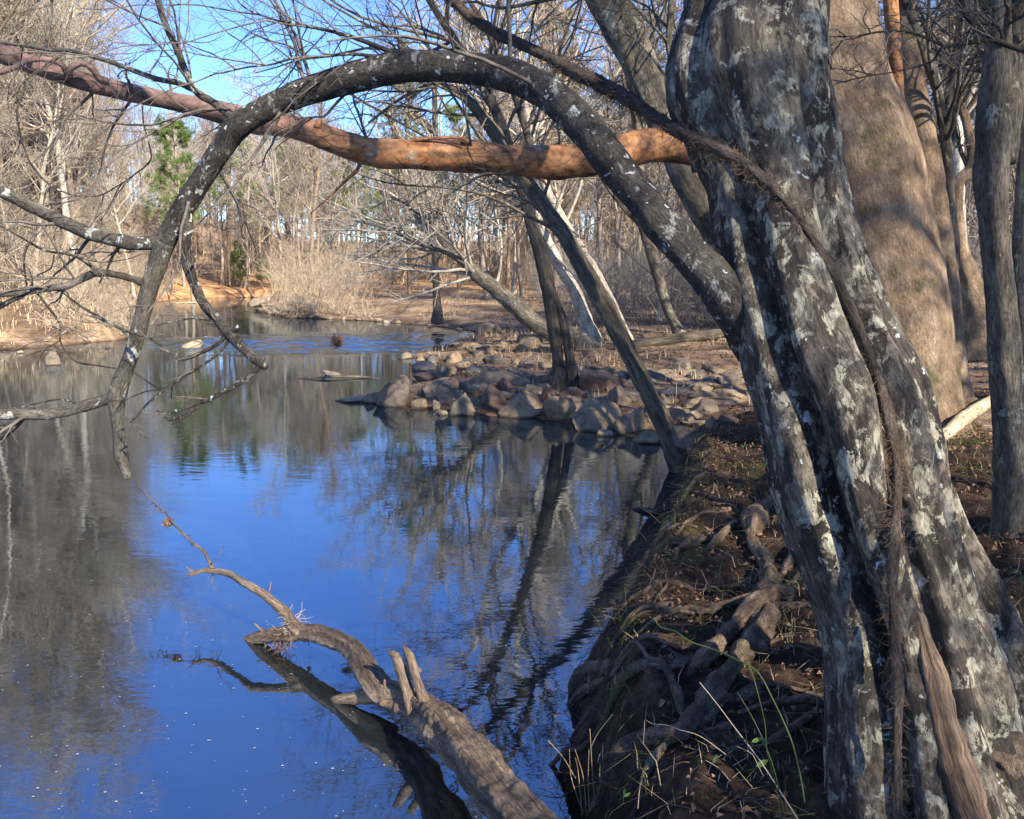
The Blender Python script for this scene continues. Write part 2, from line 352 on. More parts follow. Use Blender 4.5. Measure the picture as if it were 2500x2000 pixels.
# ------------------------------------------------------------------ the river's outline in plan
def wxy(u, v): p = W(u, v, 0.0); return (p[0], p[1])
shore_px = [(1395, 1990), (1366, 1888), (1420, 1813), (1411, 1765), (1405, 1700), (1440, 1640), (1525, 1509), (1590, 1430), (1622, 1363), (1655, 1290), (1648, 1220), (1661, 1168), (1655, 1110), (1600, 1085),
            (1490, 1060), (1400, 1040), (1300, 1022), (1152, 1012), (1010, 1000), (920, 990), (905, 960), (960, 935), (1040, 930), (1120, 912), (1110, 895), (1040, 884), (965, 872), (1060, 858), (1110, 830), (1180, 812),
            (1150, 808), (1055, 797), (892, 784), (697, 776), (625, 757), (640, 742), (700, 733), (700, 726), (617, 726), (448, 729), (290, 752), (312, 779), (253, 804), (318, 827), (160, 842), (0, 857)]
poly = [wxy(u, v) for u, v in shore_px]
poly += [(-26, 25), (-34, 16), (-42, 0), (-48, -40), (-120, -200), (-60, -200), (-25, -35), (-14, -8), (-7, 0.5), (-3, 1.3), (-0.9, 1.9), (0.1, 2.4), (0.35, 3.1)]
poly = np.array(poly)
def sdist(x, y):                                  # > 0 on land, < 0 in the river
    x = np.asarray(x, float); y = np.asarray(y, float); d2 = np.full(x.shape, 1e18); ins = np.zeros(x.shape, bool)
    n = len(poly)
    for i in range(n):
        ax, ay = poly[i]; bx, by = poly[(i + 1) % n]; ex, ey = bx - ax, by - ay
        t = np.clip(((x - ax) * ex + (y - ay) * ey) / (ex * ex + ey * ey + 1e-12), 0, 1)
        d2 = np.minimum(d2, (x - ax - t * ex) ** 2 + (y - ay - t * ey) ** 2)
        c = ((ay > y) != (by > y)) & (x < (bx - ax) * (y - ay) / (by - ay + 1e-12) + ax); ins ^= c
    d = np.sqrt(d2); return np.where(ins, -d, d)
def terrain(x, y, detail=True):
    x = np.asarray(x, float); y = np.asarray(y, float); s = sdist(x, y)
    left = ss(-12, -20, x + 0.0 * y) * ss(5, 22, y) * ss(98, 80, y) # the left bank
    near = ss(13.0, 10.5, y + 0.0 * x) * (1 - left)
    far = ss(88, 108, y)
    mid = np.clip(1 - left - near - far, 0, 1)
    # profile per stretch of shore
    hn = 0.66 * ss(-0.10, 0.42, s) + 0.42 * ss(0.4, 2.6, s)
    hn2 = 0.80 * ss(-0.1, 0.35, s) + 0.35 * ss(0.3, 2.6, s)
    k = ss(4.6, 6.5, y); hn = hn * (1 - k) + hn2 * k
    hm = 0.28 * ss(-0.3, 2.0, s) + 0.55 * ss(2, 8, s) + 0.5 * ss(8, 30, s)
    bar = ss(36, 30, y) 
    hl = (0.10 * ss(0, 0.4, s) + 1.5 * ss(3.2, 5.5, s) + 0.8 * ss(5, 20, s)) * bar + (1.6 * ss(-0.3, 1.8, s) + 0.9 * ss(2, 20, s)) * (1 - bar)
    hf = 1.1 * ss(-0.5, 2.5, s) + 0.6 * ss(2, 9, s)
    z = near * hn + mid * hm + left * hl + far * hf
    # the hill across the end of the reach and rising woods behind both banks
    z = z + 9 * ss(116, 190, y + 0.25 * np.abs(x + 25)) * ss(260, 160, x) + 12 * ss(-45, -110, x) * ss(10, 60, y) + 5 * ss(40, 110, x)
    z = np.where(s < 0, -0.9 * ss(0, -1.6, s) - 0.03, z)
    if detail:
        p = np.stack([x, y, 0 * x], -1); lnd = ss(-0.2, 0.5, s)
        z = z + lnd * (0.05 * fbm(p * 1.6, 4) + 0.06 * ss(0, 3, s) * fbm(p * 0.35, 3)) + lnd * near * (0.035 * fbm(p * 5, 3) + 0.016 * fbm(p * 17, 2)) + near * ss(0.6, 0.05, np.abs(s - 0.1)) * ss(-0.02, 0.05, s) * 0.12 * (fbm(p * 2.6 + 9, 3))
    return z
def tz(x, y): return float(terrain(np.array([x]), np.array([y]))[0])
def G(u, v):                                      # where the sight line meets the ground (or the water)
    d = ray(u, v); t = np.concatenate([np.arange(1.5, 20, 0.04), np.arange(20, 170, 0.4)])
    pts = CAM[None] + d[None] * t[:, None]; z = np.maximum(terrain(pts[:, 0], pts[:, 1]), 0.0)
    hit = np.nonzero(pts[:, 2] <= z)[0]
    return pts[hit[0]] if len(hit) else pts[-1]

# ground: a polar sheet centred under the camera, fine where the camera looks
ang = np.concatenate([np.linspace(-42, 42, 370), np.linspace(42, 318, 100)[1:-1]])
A = np.radians(ang)
R = np.concatenate([np.geomspace(0.6, 12, 165), np.geomspace(12, 900, 135)[1:]])
na, nr = len(A), len(R)
gx = (R[:, None] * np.sin(A)[None]); gy = (R[:, None] * np.cos(A)[None]); gz = terrain(gx, gy)
V = np.stack([gx, gy, gz], -1).reshape(-1, 3); V = np.vstack([V, [0, 0, gz[0].mean()]])
i = (np.arange(nr - 1) * na)[:, None]; j = np.arange(na)[None]; j2 = (j + 1) % na
Q = np.stack([i + j, i + na + j, i + na + j2, i + j2], -1).reshape(-1, 4)
T = np.stack([np.full(na, len(V) - 1), np.arange(na), (np.arange(na) + 1) % na], -1)
def mat_ground():
    m, t, b = new_mat('forest_floor'); v = coord(t)
    g = N(t, 'ShaderNodeNewGeometry'); s = N(t, 'ShaderNodeSeparateXYZ'); t.links.new(g.outputs['Position'], s.inputs[0])
    litter = ramp(t, noise(t, v, 5, 10, 0.75), [(0.34, (0.014, 0.009, 0.006)), (0.5, (0.05, 0.03, 0.019)), (0.60, (0.10, 0.062, 0.04)), (0.72, (0.20, 0.13, 0.08))])
    sand = ramp(t, noise(t, v, 3, 8, 0.7), [(0.30, (0.10, 0.065, 0.04)), (0.45, (0.26, 0.17, 0.10)), (0.65, (0.46, 0.33, 0.21))])
    clay = ramp(t, noise(t, v, 0.8, 8, 0.65), [(0.35, (0.33, 0.15, 0.06)), (0.6, (0.56, 0.33, 0.16))])
    # beyond the near bank the floor turns to dry sandy grass; orange clay shows on the far cut bank
    my = N(t, 'ShaderNodeMapRange'); my.inputs[1].default_value = 11; my.inputs[2].default_value = 15; t.links.new(s.outputs[1], my.inputs[0])
    blot = ramp(t, noise(t, v, 0.5, 6, 0.6), [(0.4, 0.25), (0.6, 1.0)])
    col = mix(t, mix(t, 1.0, my.outputs[0], blot, 'MULTIPLY'), litter, sand)
    mf = N(t, 'ShaderNodeMapRange'); mf.inputs[1].default_value = 85; mf.inputs[2].default_value = 100; t.links.new(s.outputs[1], mf.inputs[0])
    mz = N(t, 'ShaderNodeMapRange'); mz.inputs[1].default_value = 3.4; mz.inputs[2].default_value = 2.2; t.links.new(s.outputs[2], mz.inputs[0])
    hillc = ramp(t, noise(t, v, 0.6, 9, 0.7), [(0.32, (0.12, 0.08, 0.05)), (0.5, (0.26, 0.17, 0.11)), (0.68, (0.42, 0.28, 0.18))])
    col = mix(t, mf.outputs[0], col, mix(t, mz.outputs[0], hillc, clay))
    wetdark = N(t, 'ShaderNodeMapRange'); wetdark.inputs[1].default_value = 0.02; wetdark.inputs[2].default_value = 0.10; t.links.new(s.outputs[2], wetdark.inputs[0])
    col = mix(t, wetdark.outputs[0], mix(t, 1.0, col, (0.45, 0.4, 0.36), 'MULTIPLY'), col)
    moss = ramp(t, noise(t, v, 1.3, 8, 0.6), [(0.58, 0.0), (0.66, 0.7)])
    inv = N(t, 'ShaderNodeMath', operation='SUBTRACT'); inv.inputs[0].default_value = 1.0; t.links.new(my.outputs[0], inv.inputs[1])
    col = mix(t, mix(t, 1.0, moss, inv.outputs[0], 'MULTIPLY'), col, (0.06, 0.07, 0.02))
    t.links.new(col, b.inputs['Base Color']); b.inputs['Roughness'].default_value = 0.95; b.inputs['Specular IOR Level'].default_value = 0.15
    bump(t, b, noise(t, v, 25, 8, 0.75), 1.0, 0.03); return m
gr = link('ground', mk_mesh('ground', V, Q[:, ::-1], T[:, ::-1], mat_ground())); tag(gr, kind='structure')

# water: one level sheet
def mat_water():
    m = bpy.data.materials.new('river_water'); m.use_nodes = True; t = m.node_tree; t.nodes.clear()
    out = N(t, 'ShaderNodeOutputMaterial')
    dif = N(t, 'ShaderNodeBsdfDiffuse'); dif.inputs[0].default_value = (0.010, 0.013, 0.014, 1)
    glo = N(t, 'ShaderNodeBsdfGlossy'); glo.inputs[0].default_value = (0.76, 0.87, 1.0, 1); glo.inputs['Roughness'].default_value = 0.02
    fr = N(t, 'ShaderNodeFresnel'); fr.inputs[0].default_value = 4.0
    mx = N(t, 'ShaderNodeMixShader'); t.links.new(fr.outputs[0], mx.inputs[0]); t.links.new(dif.outputs[0], mx.inputs[1]); t.links.new(glo.outputs[0], mx.inputs[2]); t.links.new(mx.outputs[0], out.inputs[0])
    v = coord(t)
    n1 = noise(t, coord(t, (1, 2.2, 1)), 2.2, 3, 0.5); n2 = noise(t, coord(t, (1, 1.6, 1)), 9, 3, 0.5)
    # calm pool with weak ripples that come and go; the shoal of fast water is rough
    patch = ramp(t, noise(t, v, 0.25, 3), [(0.35, 0.25), (0.65, 1.0)])
    def rapid(cx, cy, rx, ry):
        g = N(t, 'ShaderNodeTexGradient', gradient_type='SPHERICAL'); mp = N(t, 'ShaderNodeMapping', vector_type='TEXTURE')
        mp.inputs['Location'].default_value = (cx, cy, 0); mp.inputs['Scale'].default_value = (rx, ry, 1)
        tc = N(t, 'ShaderNodeTexCoord'); t.links.new(tc.outputs['Object'], mp.inputs[0]); t.links.new(mp.outputs[0], g.inputs[0])
        ng = noise(t, coord(t, (0.25, 1.2, 1)), 0.9, 4, 0.6); sb = N(t, 'ShaderNodeMath', operation='MULTIPLY_ADD'); t.links.new(ng, sb.inputs[0]); sb.inputs[1].default_value = 1.2; sb.inputs[2].default_value = -0.6
        ad = N(t, 'ShaderNodeMath', operation='ADD'); t.links.new(g.outputs['Fac'], ad.inputs[0]); t.links.new(sb.outputs[0], ad.inputs[1])
        lim = N(t, 'ShaderNodeMath', operation='MULTIPLY'); t.links.new(ramp(t, g.outputs['Fac'], [(0.0, 0.0), (0.1, 1.0)]), lim.inputs[0]); t.links.new(ramp(t, ad.outputs[0], [(0.12, 0.0), (0.5, 1.0)]), lim.inputs[1]); return lim.outputs[0]
    a = W(830, 838); c = W(560, 765)
    r1 = rapid(a[0], a[1], 8.5, 5.2); r2 = rapid(c[0], c[1], 9, 9)
    rp = mix(t, 1.0, r1, mix(t, 1.0, r2, (0.45,) * 3, 'MULTIPLY'), 'ADD')
    n3 = noise(t, coord(t, (0.5, 1.5, 1)), 1.6, 6, 0.62)
    def mul(a_, b_):
        k_ = N(t, 'ShaderNodeMath', operation='MULTIPLY')
        for q, s_ in ((a_, 0), (b_, 1)):
            if isinstance(q, float): k_.inputs[s_].default_value = q
            else: t.links.new(q, k_.inputs[s_])
        return k_.outputs[0]
    def add(a_, b_):
        k_ = N(t, 'ShaderNodeMath', operation='ADD'); t.links.new(a_, k_.inputs[0]); t.links.new(b_, k_.inputs[1]); return k_.outputs[0]
    h = add(add(mul(mul(n1, patch), 0.0027), mul(mul(n2, patch), 0.0006)), mul(mul(n3, rp), 0.02))
    bp = N(t, 'ShaderNodeBump'); bp.inputs['Strength'].default_value = 1.0; bp.inputs['Distance'].default_value = 1.0
    t.links.new(h, bp.inputs['Height']); t.links.new(bp.outputs[0], glo.inputs['Normal'])
    return m
Aw = np.radians(np.concatenate([np.linspace(-34, 6, 210), np.linspace(8, 324, 48)[1:-1]])); Rw = np.concatenate([np.geomspace(0.5, 25, 14), np.linspace(25, 46, 170)[1:], np.linspace(46, 75, 70)[1:], np.geomspace(75, 700, 12)[1:]])
wx = Rw[:, None] * np.sin(Aw)[None]; wy = Rw[:, None] * np.cos(Aw)[None]
def env(u, v, rx, ry): c_ = W(u, v); return ss(1.0, 0.35, np.sqrt(((wx - c_[0]) / rx) ** 2 + ((wy - c_[1]) / ry) ** 2) + 0.22 * fbm(np.stack([wx * 0.25, wy * 0.6, 0 * wx], -1), 3))
pw_ = np.stack([wx * 1.1, wy * 2.4, 0 * wx], -1)
wz = (env(840, 836, 10.5, 7.0) + 0.5 * env(560, 765, 9, 12)) * (0.035 * fbm(pw_, 4) + 0.012 * fbm(pw_ * 2.7, 2))
wz[Rw < 25] = 0
Vw = np.vstack([np.stack([wx, wy, wz], -1).reshape(-1, 3), [0, 0, 0]]); nw = len(Aw); i = (np.arange(len(Rw) - 1) * nw)[:, None]; j = np.arange(nw)[None]; j2 = (j + 1) % nw
wt = link('river_water', mk_mesh('river_water', Vw, np.stack([i + j, i + nw + j, i + nw + j2, i + j2], -1).reshape(-1, 4)[:, ::-1], np.stack([np.full(nw, len(Vw) - 1), (np.arange(nw) + 1) % nw, np.arange(nw)], -1), mat_water())); tag(wt, kind='structure')

# ------------------------------------------------------------------ bare forest trees (a few kinds, then copies)
def bare_tree(seed, H, r0, lean=0.03, first=0.35, limbs=22, sub=9, tw=7, tw2=2, spread=50, tmin=0.010, wob=0.05, lr=0.42):
    r = np.random.default_rng(seed); tb = Bag(); cb = Bag()
    d0 = np.array([[r.normal() * lean, r.normal() * lean, 1.0]])
    tp = grow(np.array([[0, 0, -0.4]]), d0, np.array([H]), 22, wob, 0.04, r)
    tr = taper(np.array([r0]), 22, 0.18); tr[0, :2] *= np.array([1.5, 1.12])
    tubes(tb, tp, tr, 10)
    p, d, L, rr = kids(tp, tr, np.array([H]), limbs, first, 0.97, spread, lr, 0.5, 0.02, 0.62, r)
    lp = grow(p, d, L, 9, 0.14, 0.07, r); lrad = taper(rr, 9, 0.25, tmin); tubes(cb, lp, lrad, 6)
    p, d, L2, rr = kids(lp, lrad, L, sub, 0.15, 0.98, 42, 0.5, 0.55, tmin, 0.5, r)
    sp = grow(p, d, L2, 6, 0.16, 0.05, r); srad = taper(rr, 6, 0.3, tmin * 0.8); tubes(cb, sp, srad, 4)
    p, d, L3, rr = kids(sp, srad, L2, tw, 0.1, 1.0, 40, 0.55, 0.6, tmin * 0.7, 0.4, r)
    wp = grow(p, d, L3, 4, 0.16, 0.03, r); wrad = taper(rr, 4, 0.5, tmin * 0.55); tubes(cb, wp, wrad, 3)
    if tw2:
        p, d, L4, rr = kids(wp, wrad, L3, tw2, 0.1, 1.0, 38, 0.6, 0.7, tmin * 0.5, 0.3, r)
        xp = grow(p, d, L4, 3, 0.15, 0.02, r); tubes(cb, xp, taper(rr, 3, 0.6, tmin * 0.4), 3)
    return tb, cb
def pine_tree(seed, H, r0, first=0.45):
    r = np.random.default_rng(seed); tb = Bag(); cb = Bag()
    tp = grow(np.array([[0, 0, -0.4]]), np.array([[0, 0, 1.0]]), np.array([H]), 18, 0.02, 0.05, r); tr = taper(np.array([r0]), 18, 0.15); tubes(tb, tp, tr, 9)
    p, d, L, rr = kids(tp, tr, np.array([H]), 60, first, 0.99, 72, 0.27, 0.3, 0.02, 0.72, r)
    lp = grow(p, d, L, 6, 0.10, 0.07, r); lrad = taper(rr, 6, 0.3, 0.012); bb = Bag(); tubes(bb, lp, lrad, 4)
    p, d, L2, rr = kids(lp, lrad, L, 7, 0.3, 1.0, 45, 0.4, 0.5, 0.01, 0.3, r)
    sp = grow(p, d, L2, 4, 0.12, 0.08, r); tubes(bb, sp, taper(rr, 4, 0.5, 0.008), 3)
    tips = np.concatenate([sp[:, 2], sp[:, 3], lp[:, -1]]); n = len(tips); per = 26
    dirs = unit(r.normal(size=(n, per, 3)) + np.array([0, 0, 0.35])); ln = 0.22 + 0.2 * r.random((n, per, 1))
    c = tips[:, None, :] + dirs * 0.12 * r.random((n, per, 1)); side = unit(np.cross(dirs, r.normal(size=(n, per, 3)))) * 0.024
    v = np.stack([c - side, c + side, c + dirs * ln], 2).reshape(-1, 3); t = np.arange(len(v)).reshape(-1, 3); cb.add(v, None, t)
    return tb, bb, cb

PROTO = []                                        # (trunk mesh, [(part, mesh)], kind)
def proto_bare(seed, mat, kind, **kw):
    tb, cb = bare_tree(seed, **kw); PROTO.append((tb.mesh('trunk', M[mat]), [('crown', cb.mesh('crown', M[mat]))], kind))
proto_bare(11, 'far', 'tan', H=23, r0=0.24); proto_bare(12, 'far', 'tan', H=25, r0=0.30, limbs=26)
proto_bare(13, 'farbrown', 'brown', H=24, r0=0.33); proto_bare(14, 'farbrown', 'brown', H=20, r0=0.19, first=0.25)
proto_bare(15, 'pale', 'pale', H=25, r0=0.27, lean=0.09, wob=0.07, first=0.3, tmin=0.014); proto_bare(16, 'pale', 'pale', H=21, r0=0.17, lean=0.1, wob=0.08, first=0.3, tmin=0.013)
proto_bare(17, 'far', 'young', H=13, r0=0.08, first=0.15, limbs=26, sub=8, tw=7, tw2=2, lr=0.36); proto_bare(18, 'far', 'young', H=10, r0=0.06, first=0.12, limbs=26, sub=8, tw=7, tw2=2, lr=0.4, lean=0.15)
proto_bare(21, 'far', 'fartan', H=22, r0=0.25, first=0.25, limbs=26, tw2=2, tmin=0.03, lr=0.36); proto_bare(22, 'farbrown', 'fartan', H=24, r0=0.28, first=0.3, limbs=26, tw2=2, tmin=0.03, lr=0.36); proto_bare(23, 'pale', 'farpale', H=23, r0=0.25, lean=0.1, first=0.25, limbs=20, sub=8, tw=6, tw2=2, tmin=0.032)
proto_bare(24, 'far', 'faryoung', H=12, r0=0.10, first=0.1, limbs=28, sub=7, tw=6, tw2=2, tmin=0.026, lr=0.4)
for sd_, H_ in ((31, 25), (32, 22)):
    tb, bb, cb = pine_tree(sd_, H_, 0.26); PROTO.append((tb.mesh('trunk', M['farbrown']), [('branches', bb.mesh('branches', M['farbrown'])), ('needles', cb.mesh('needles', M['needles'], False))], 'pine'))
tb, bb, cb = pine_tree(33, 13, 0.14, 0.12); PROTO.append((tb.mesh('trunk', M['farbrown']), [('branches', bb.mesh('branches', M['farbrown'])), ('needles', cb.mesh('needles', M['needles'], False))], 'youngpine'))
BYKIND = {}
for k_, p_ in enumerate(PROTO): BYKIND.setdefault(p_[2], []).append(p_)
NAMES = {'fartan': 'bare_tree', 'farpale': 'pale_tree', 'faryoung': 'young_tree', 'tan': 'bare_tree', 'brown': 'bare_tree', 'pale': 'pale_tree', 'young': 'young_tree', 'pine': 'pine_tree', 'youngpine': 'pine_tree'}
WORDS = {'fartan': 'distant bare grey-tan tree', 'farpale': 'distant bare white-limbed tree', 'faryoung': 'distant low bare young tree', 'tan': 'tall bare grey-tan tree', 'brown': 'tall bare brown-barked tree', 'pale': 'tall bare pale-barked tree', 'young': 'slender bare young tree', 'pine': 'tall pine with green needled top', 'youngpine': 'small bushy green pine'}
def plant(kind, x, y, where, scale=1.0, label=None, rot=None, sink=0.0, tilt=(0, 0)):
    pr = BYKIND[kind][int(rng.integers(len(BYKIND[kind])))]
    if label is None and 'slope' in where: where = ('on the left part of' if x < -42 else 'on the middle of' if x < 5 else 'on the right part of') + ' the slope beyond the river'
    if label is None and 'flat right bank' in where: where = ('near the river' if x < 14 else 'far from the river' if x > 36 else 'midway back') + ' on the flat right bank'
    if label is None and 'top of the left bank' in where: where = ('at the far end' if y > 70 else 'at the near end' if y < 48 else 'halfway') + ' along the top of the left bank'
    if label is None and 'in the wood on the left bank' in where: where = ('in the far part' if y > 72 else 'in the near part' if y < 50 else 'in the middle') + ' of the wood on the left bank'
    e = empty(NAMES[kind], label or f"{WORDS[kind]} {where}", 'pine tree' if 'pine' in kind else 'tree', f"{WORDS[kind]}s {where}")
    e.location = (x, y, tz(x, y) - sink); e.rotation_euler = (tilt[0], tilt[1], rng.random() * 6.28 if rot is None else rot); e.scale = (scale,) * 3
    link('trunk', pr[0], e)
    for nme, me in pr[1]:
        o = link(nme, me, e)
    return e
def scatter(n, xr, yr, smin, smax, kinds, where, mind, keep=lambda x, y: True, sc=(0.8, 1.15), placed=[]):
    c = 0; tries = 0
    while c < n and tries < 6000:
        tries += 1; x = rng.uniform(*xr); y = rng.uniform(*yr)
        s = float(sdist(np.array([x]), np.array([y]))[0])
        if s < smin or s > smax or not keep(x, y): continue
        if any((x - a) ** 2 + (y - b_) ** 2 < mind * mind for a, b_ in placed): continue
        placed.append((x, y)); kd = kinds[int(rng.integers(len(kinds)))]
        plant(kd, x, y, where, rng.uniform(*sc)); c += 1
# left bank woods
scatter(82, (-66, -14), (30, 100), 3.5, 32, ['tan', 'brown', 'pale', 'tan', 'young', 'young', 'fartan'], 'in the wood on the left bank', 2.3, keep=lambda x, y: x < -0.13 * y - 10, sc=(0.95, 1.3))
scatter(34, (-60, -14), (32, 98), 2.0, 12, ['young', 'young', 'faryoung'], 'along the top of the left bank', 1.6, keep=lambda x, y: x < -0.13 * y - 9, sc=(0.6, 1.1))
scatter(24, (-75, -30), (55, 110), 8, 50, ['fartan', 'faryoung'], 'deep in the left wood', 2.6)
scatter(12, (-60, -24), (4, 30), 3.0, 22, ['tan', 'brown', 'pale'], 'on the left bank beyond the frame', 3.5)
scatter(140, (-85, 85), (112, 190), 3, 90, ['fartan', 'fartan', 'faryoung', 'farpale'], 'on the slope beyond the end of the river', 2.8, sc=(0.8, 1.05))
scatter(52, (-2, 66), (52, 115), 4, 60, ['fartan', 'faryoung', 'young', 'fartan', 'farpale'], 'on the flat right bank far behind the rocks', 2.8, sc=(0.7, 1.05))
scatter(42, (10, 46), (14, 46), 5, 60, ['tan', 'brown', 'young', 'young', 'tan'], 'in the wood behind the large sycamore', 2.3, keep=lambda x, y: x > 0.42 * y + 2.5)
scatter(10, (5, 20), (24, 46), 4, 30, ['young'], 'in the clearing behind the leaning trees', 3)
# pines with their own places
for (u, Y, kd, sc, lab) in [(560, 118, 'pine', 0.95, 'tall pine with pointed green top in the gap of sky'), (470, 100, 'pine', 1.0, 'pine with broad green crown above the sycamore limb at the left'), (880, 118, 'pine', 0.9, 'green pine crown seen beneath the arched limb'),
                            (735, 125, 'pine', 1.02, 'pine with narrow pointed green crown, left of the arched limb top'), (1000, 90, 'pine', 1.0, 'tall pine behind the dark leaning trunk'), (1330, 80, 'pine', 1.05, 'tall pine at the top of the photo, left of the grey leaning trunk'),
                            (1120, 100, 'pine', 1.0, 'pine between the vine and the arched limb'), (590, 118, 'youngpine', 0.5, 'small bushy green pine on the orange slope'), (640, 120, 'youngpine', 0.35, 'lowest green pine sapling at the foot of the orange slope')]:
    p = P(u, 700, Y); plant(kd, p[0], p[1], 'beyond the river', sc, lab)
# trees behind and to the right of the camera, whose shade falls on the near bank
for (x, y, kd, sc) in [(13.5, -1.5, 'tan', 0.8), (6.9, -3.6, 'young', 1.0), (13, 1, 'brown', 0.8), (14.5, -9, 'brown', 0.9), (11.5, 6.5, 'tan', 0.75), (12, -12, 'brown', 1.0), (20, 2, 'tan', 0.9)]:
    plant(kd, x, y, 'on the near bank to the right of the camera', sc)

# ------------------------------------------------------------------ brush, grass, litter
def brush(name, label, cat_mat, spots, nstem, hr, tmin=0.006, lean=0.8, sub=5, tw=3):
    bg_ = Bag(); sp = np.repeat(np.array(spots), nstem, 0); m = len(sp)
    ang_ = rng.random(m) * 6.28; ln = rng.uniform(0.15, lean, m)
    d = np.stack([np.cos(ang_) * ln, np.sin(ang_) * ln, np.ones(m)], -1); st = sp.copy(); st[:, :2] += rng.normal(size=(m, 2)) * 0.25
    L = rng.uniform(hr[0], hr[1], m); r0 = np.full(m, tmin * 1.8)
    p = grow(st, d, L, 5, 0.16, -0.05); rd = taper(r0, 5, 0.4, tmin); tubes(bg_, p, rd, 3)
    a, b_, L2, rr = kids(p, rd, L, sub, 0.2, 1.0, 40, 0.45, 0.7, tmin * 0.8)
    p2 = grow(a, b_, L2, 3, 0.18, -0.03); rd2 = taper(rr, 3, 0.6, tmin * 0.7); tubes(bg_, p2, rd2, 3)
    if tw:
        a, b_, L3, rr = kids(p2, rd2, L2, tw, 0.2, 1.0, 40, 0.5, 0.7, tmin * 0.5); p3 = grow(a, b_, L3, 2, 0.15, 0); tubes(bg_, p3, taper(rr, 2, 0.6), 3)
    o = bg_.build(name, M[cat_mat]); tag(o, label, 'brush', kind='stuff'); return o
def spots(n, xr, yr, smin, smax, keep=lambda x, y: True):
    x = rng.uniform(*xr, n * 12); y = rng.uniform(*yr, n * 12); s = sdist(x, y); ok = (s > smin) & (s < smax) & np.array([keep(a, b_) for a, b_ in zip(x, y)])
    x = x[ok][:n]; y = y[ok][:n]; return np.stack([x, y, terrain(x, y) - 0.05], -1)
brush('bank_brush', 'tangled dry brown brush overhanging the cut left bank', 'brush', spots(340, (-60, -12), (28, 100), 0.6, 12, lambda x, y: y > 34 or x < -24), 6, (1.0, 5.0), 0.011, 0.9)
brush('root_tangle', 'tangle of dry roots and stems along the foot of the cut left bank', 'brush', spots(120, (-40, -9), (30, 62), 0.0, 2.2, lambda x, y: y > 33), 8, (0.5, 1.8), 0.012, 1.8)
brush('hill_brush', 'dry tan brush on the slope beyond the end of the river', 'brush', spots(420, (-65, 95), (108, 150), 1, 90), 5, (1.5, 7.0), 0.028, 0.5, 3)
brush('thicket', 'dense grey bare thicket on the right bank behind the leaning trees', 'brushgrey', spots(220, (2, 36), (36, 95), 2.5, 40), 7, (1.8, 5.0), 0.012, 0.8)
brush('thicket', 'grey bare thicket behind the large sycamore', 'brushgrey', spots(110, (9, 30), (14, 38), 3, 40, lambda x, y: x > 0.36 * y + 1.5), 7, (1.5, 4.0), 0.007, 0.8)

def far_wood(name, label, base, hr, mat):
    bg_ = Bag(); m = len(base); H = rng.uniform(*hr, m)
    tp = grow(base, rng.normal(size=(m, 3)) * 0.05 + np.array([0, 0, 1.0]), H, 6, 0.03, 0.02); tr = taper(rng.uniform(0.08, 0.2, m), 6, 0.25, 0.04); tubes(bg_, tp, tr, 4)
    a, b2, L2, rr = kids(tp, tr, H, 13, 0.15, 1.0, 48, 0.32, 0.5, 0.035, 0.5); p2 = grow(a, b2, L2, 3, 0.16, 0.08); r2 = taper(np.minimum(rr, 0.08), 3, 0.5, 0.03); tubes(bg_, p2, r2, 3)
    a, b2, L3, rr = kids(p2, r2, L2, 3, 0.2, 1.0, 42, 0.5, 0.7, 0.028, 0.4); p3 = grow(a, b2, L3, 2, 0.1, 0.0); tubes(bg_, p3, taper(np.minimum(rr, 0.04), 2, 0.6), 3)
    o = bg_.build(name, M[mat]); tag(o, label, 'wood', kind='stuff')
far_wood('far_wood', 'mass of bare grey-tan wood on the ridge far beyond the river', spots(620, (-130, 130), (135, 215), 5, 300), (16, 25), 'far')
far_wood('far_wood', 'mass of bare wood far back on the right bank', spots(420, (-4, 110), (72, 135), 10, 200, lambda x, y: x > 12 or y > 105), (9, 22), 'far')
def grass(name, label, mat, base, hr, wd, lean=0.35, per=1):
    base = np.repeat(base, per, 0); m = len(base)
    if per > 1: base[:, :2] += rng.normal(size=(m, 2)) * 0.06
    an = rng.random(m) * 6.28; h = rng.uniform(*hr, m)
    d = np.stack([np.cos(an), np.sin(an), 0 * an], -1); side = np.stack([-np.sin(an), np.cos(an), 0 * an], -1) * (wd * (0.6 + 0.8 * rng.random(m)))[:, None]
    ln = rng.uniform(0.05, lean, m)[:, None]; up = np.array([0, 0, 1.0])
    p1 = base + (up + d * ln * 0.6) * (h * 0.55)[:, None]; p2 = base + (up * (1 - ln * 0.4) + d * ln * 1.8) * h[:, None]
    v = np.stack([base - side, base + side, p1 + side * 0.7, p1 - side * 0.7, p2], 1); o = (np.arange(m) * 5)[:, None]
    bg_ = Bag(); bg_.add(v.reshape(-1, 3), o + np.array([0, 1, 2, 3]), o + np.array([3, 2, 4])); ob = bg_.build(name, M[mat], None, False); tag(ob, label, 'grass', kind='stuff'); return ob
grass('dry_grass', 'dry straw coloured grass on the right bank flat', 'straw', spots(9000, (-6, 30), (15, 100), 0.5, 30, lambda x, y: (x > 0 or y > 24) and math.sin(x * .9) + math.sin(y * .6 + x) > -0.6), (0.08, 0.42), 0.006, 0.7, 4)
grass('dry_grass', 'dry grass along the top of the left bank', 'straw', spots(2200, (-45, -14), (26, 80), 0.5, 9), (0.15, 0.6), 0.016, 0.6, 4)
nb = spots(2600, (0.2, 5.5), (2.0, 12), 0.12, 5)
grass('grass', 'thin green and dry grass blades on the near bank', 'green', nb[:1000], (0.05, 0.20), 0.0022, 0.9, 6)
grass('dry_grass', 'thin dry grass blades on the near bank', 'straw', nb[1000:], (0.04, 0.16), 0.0018, 1.2, 5)
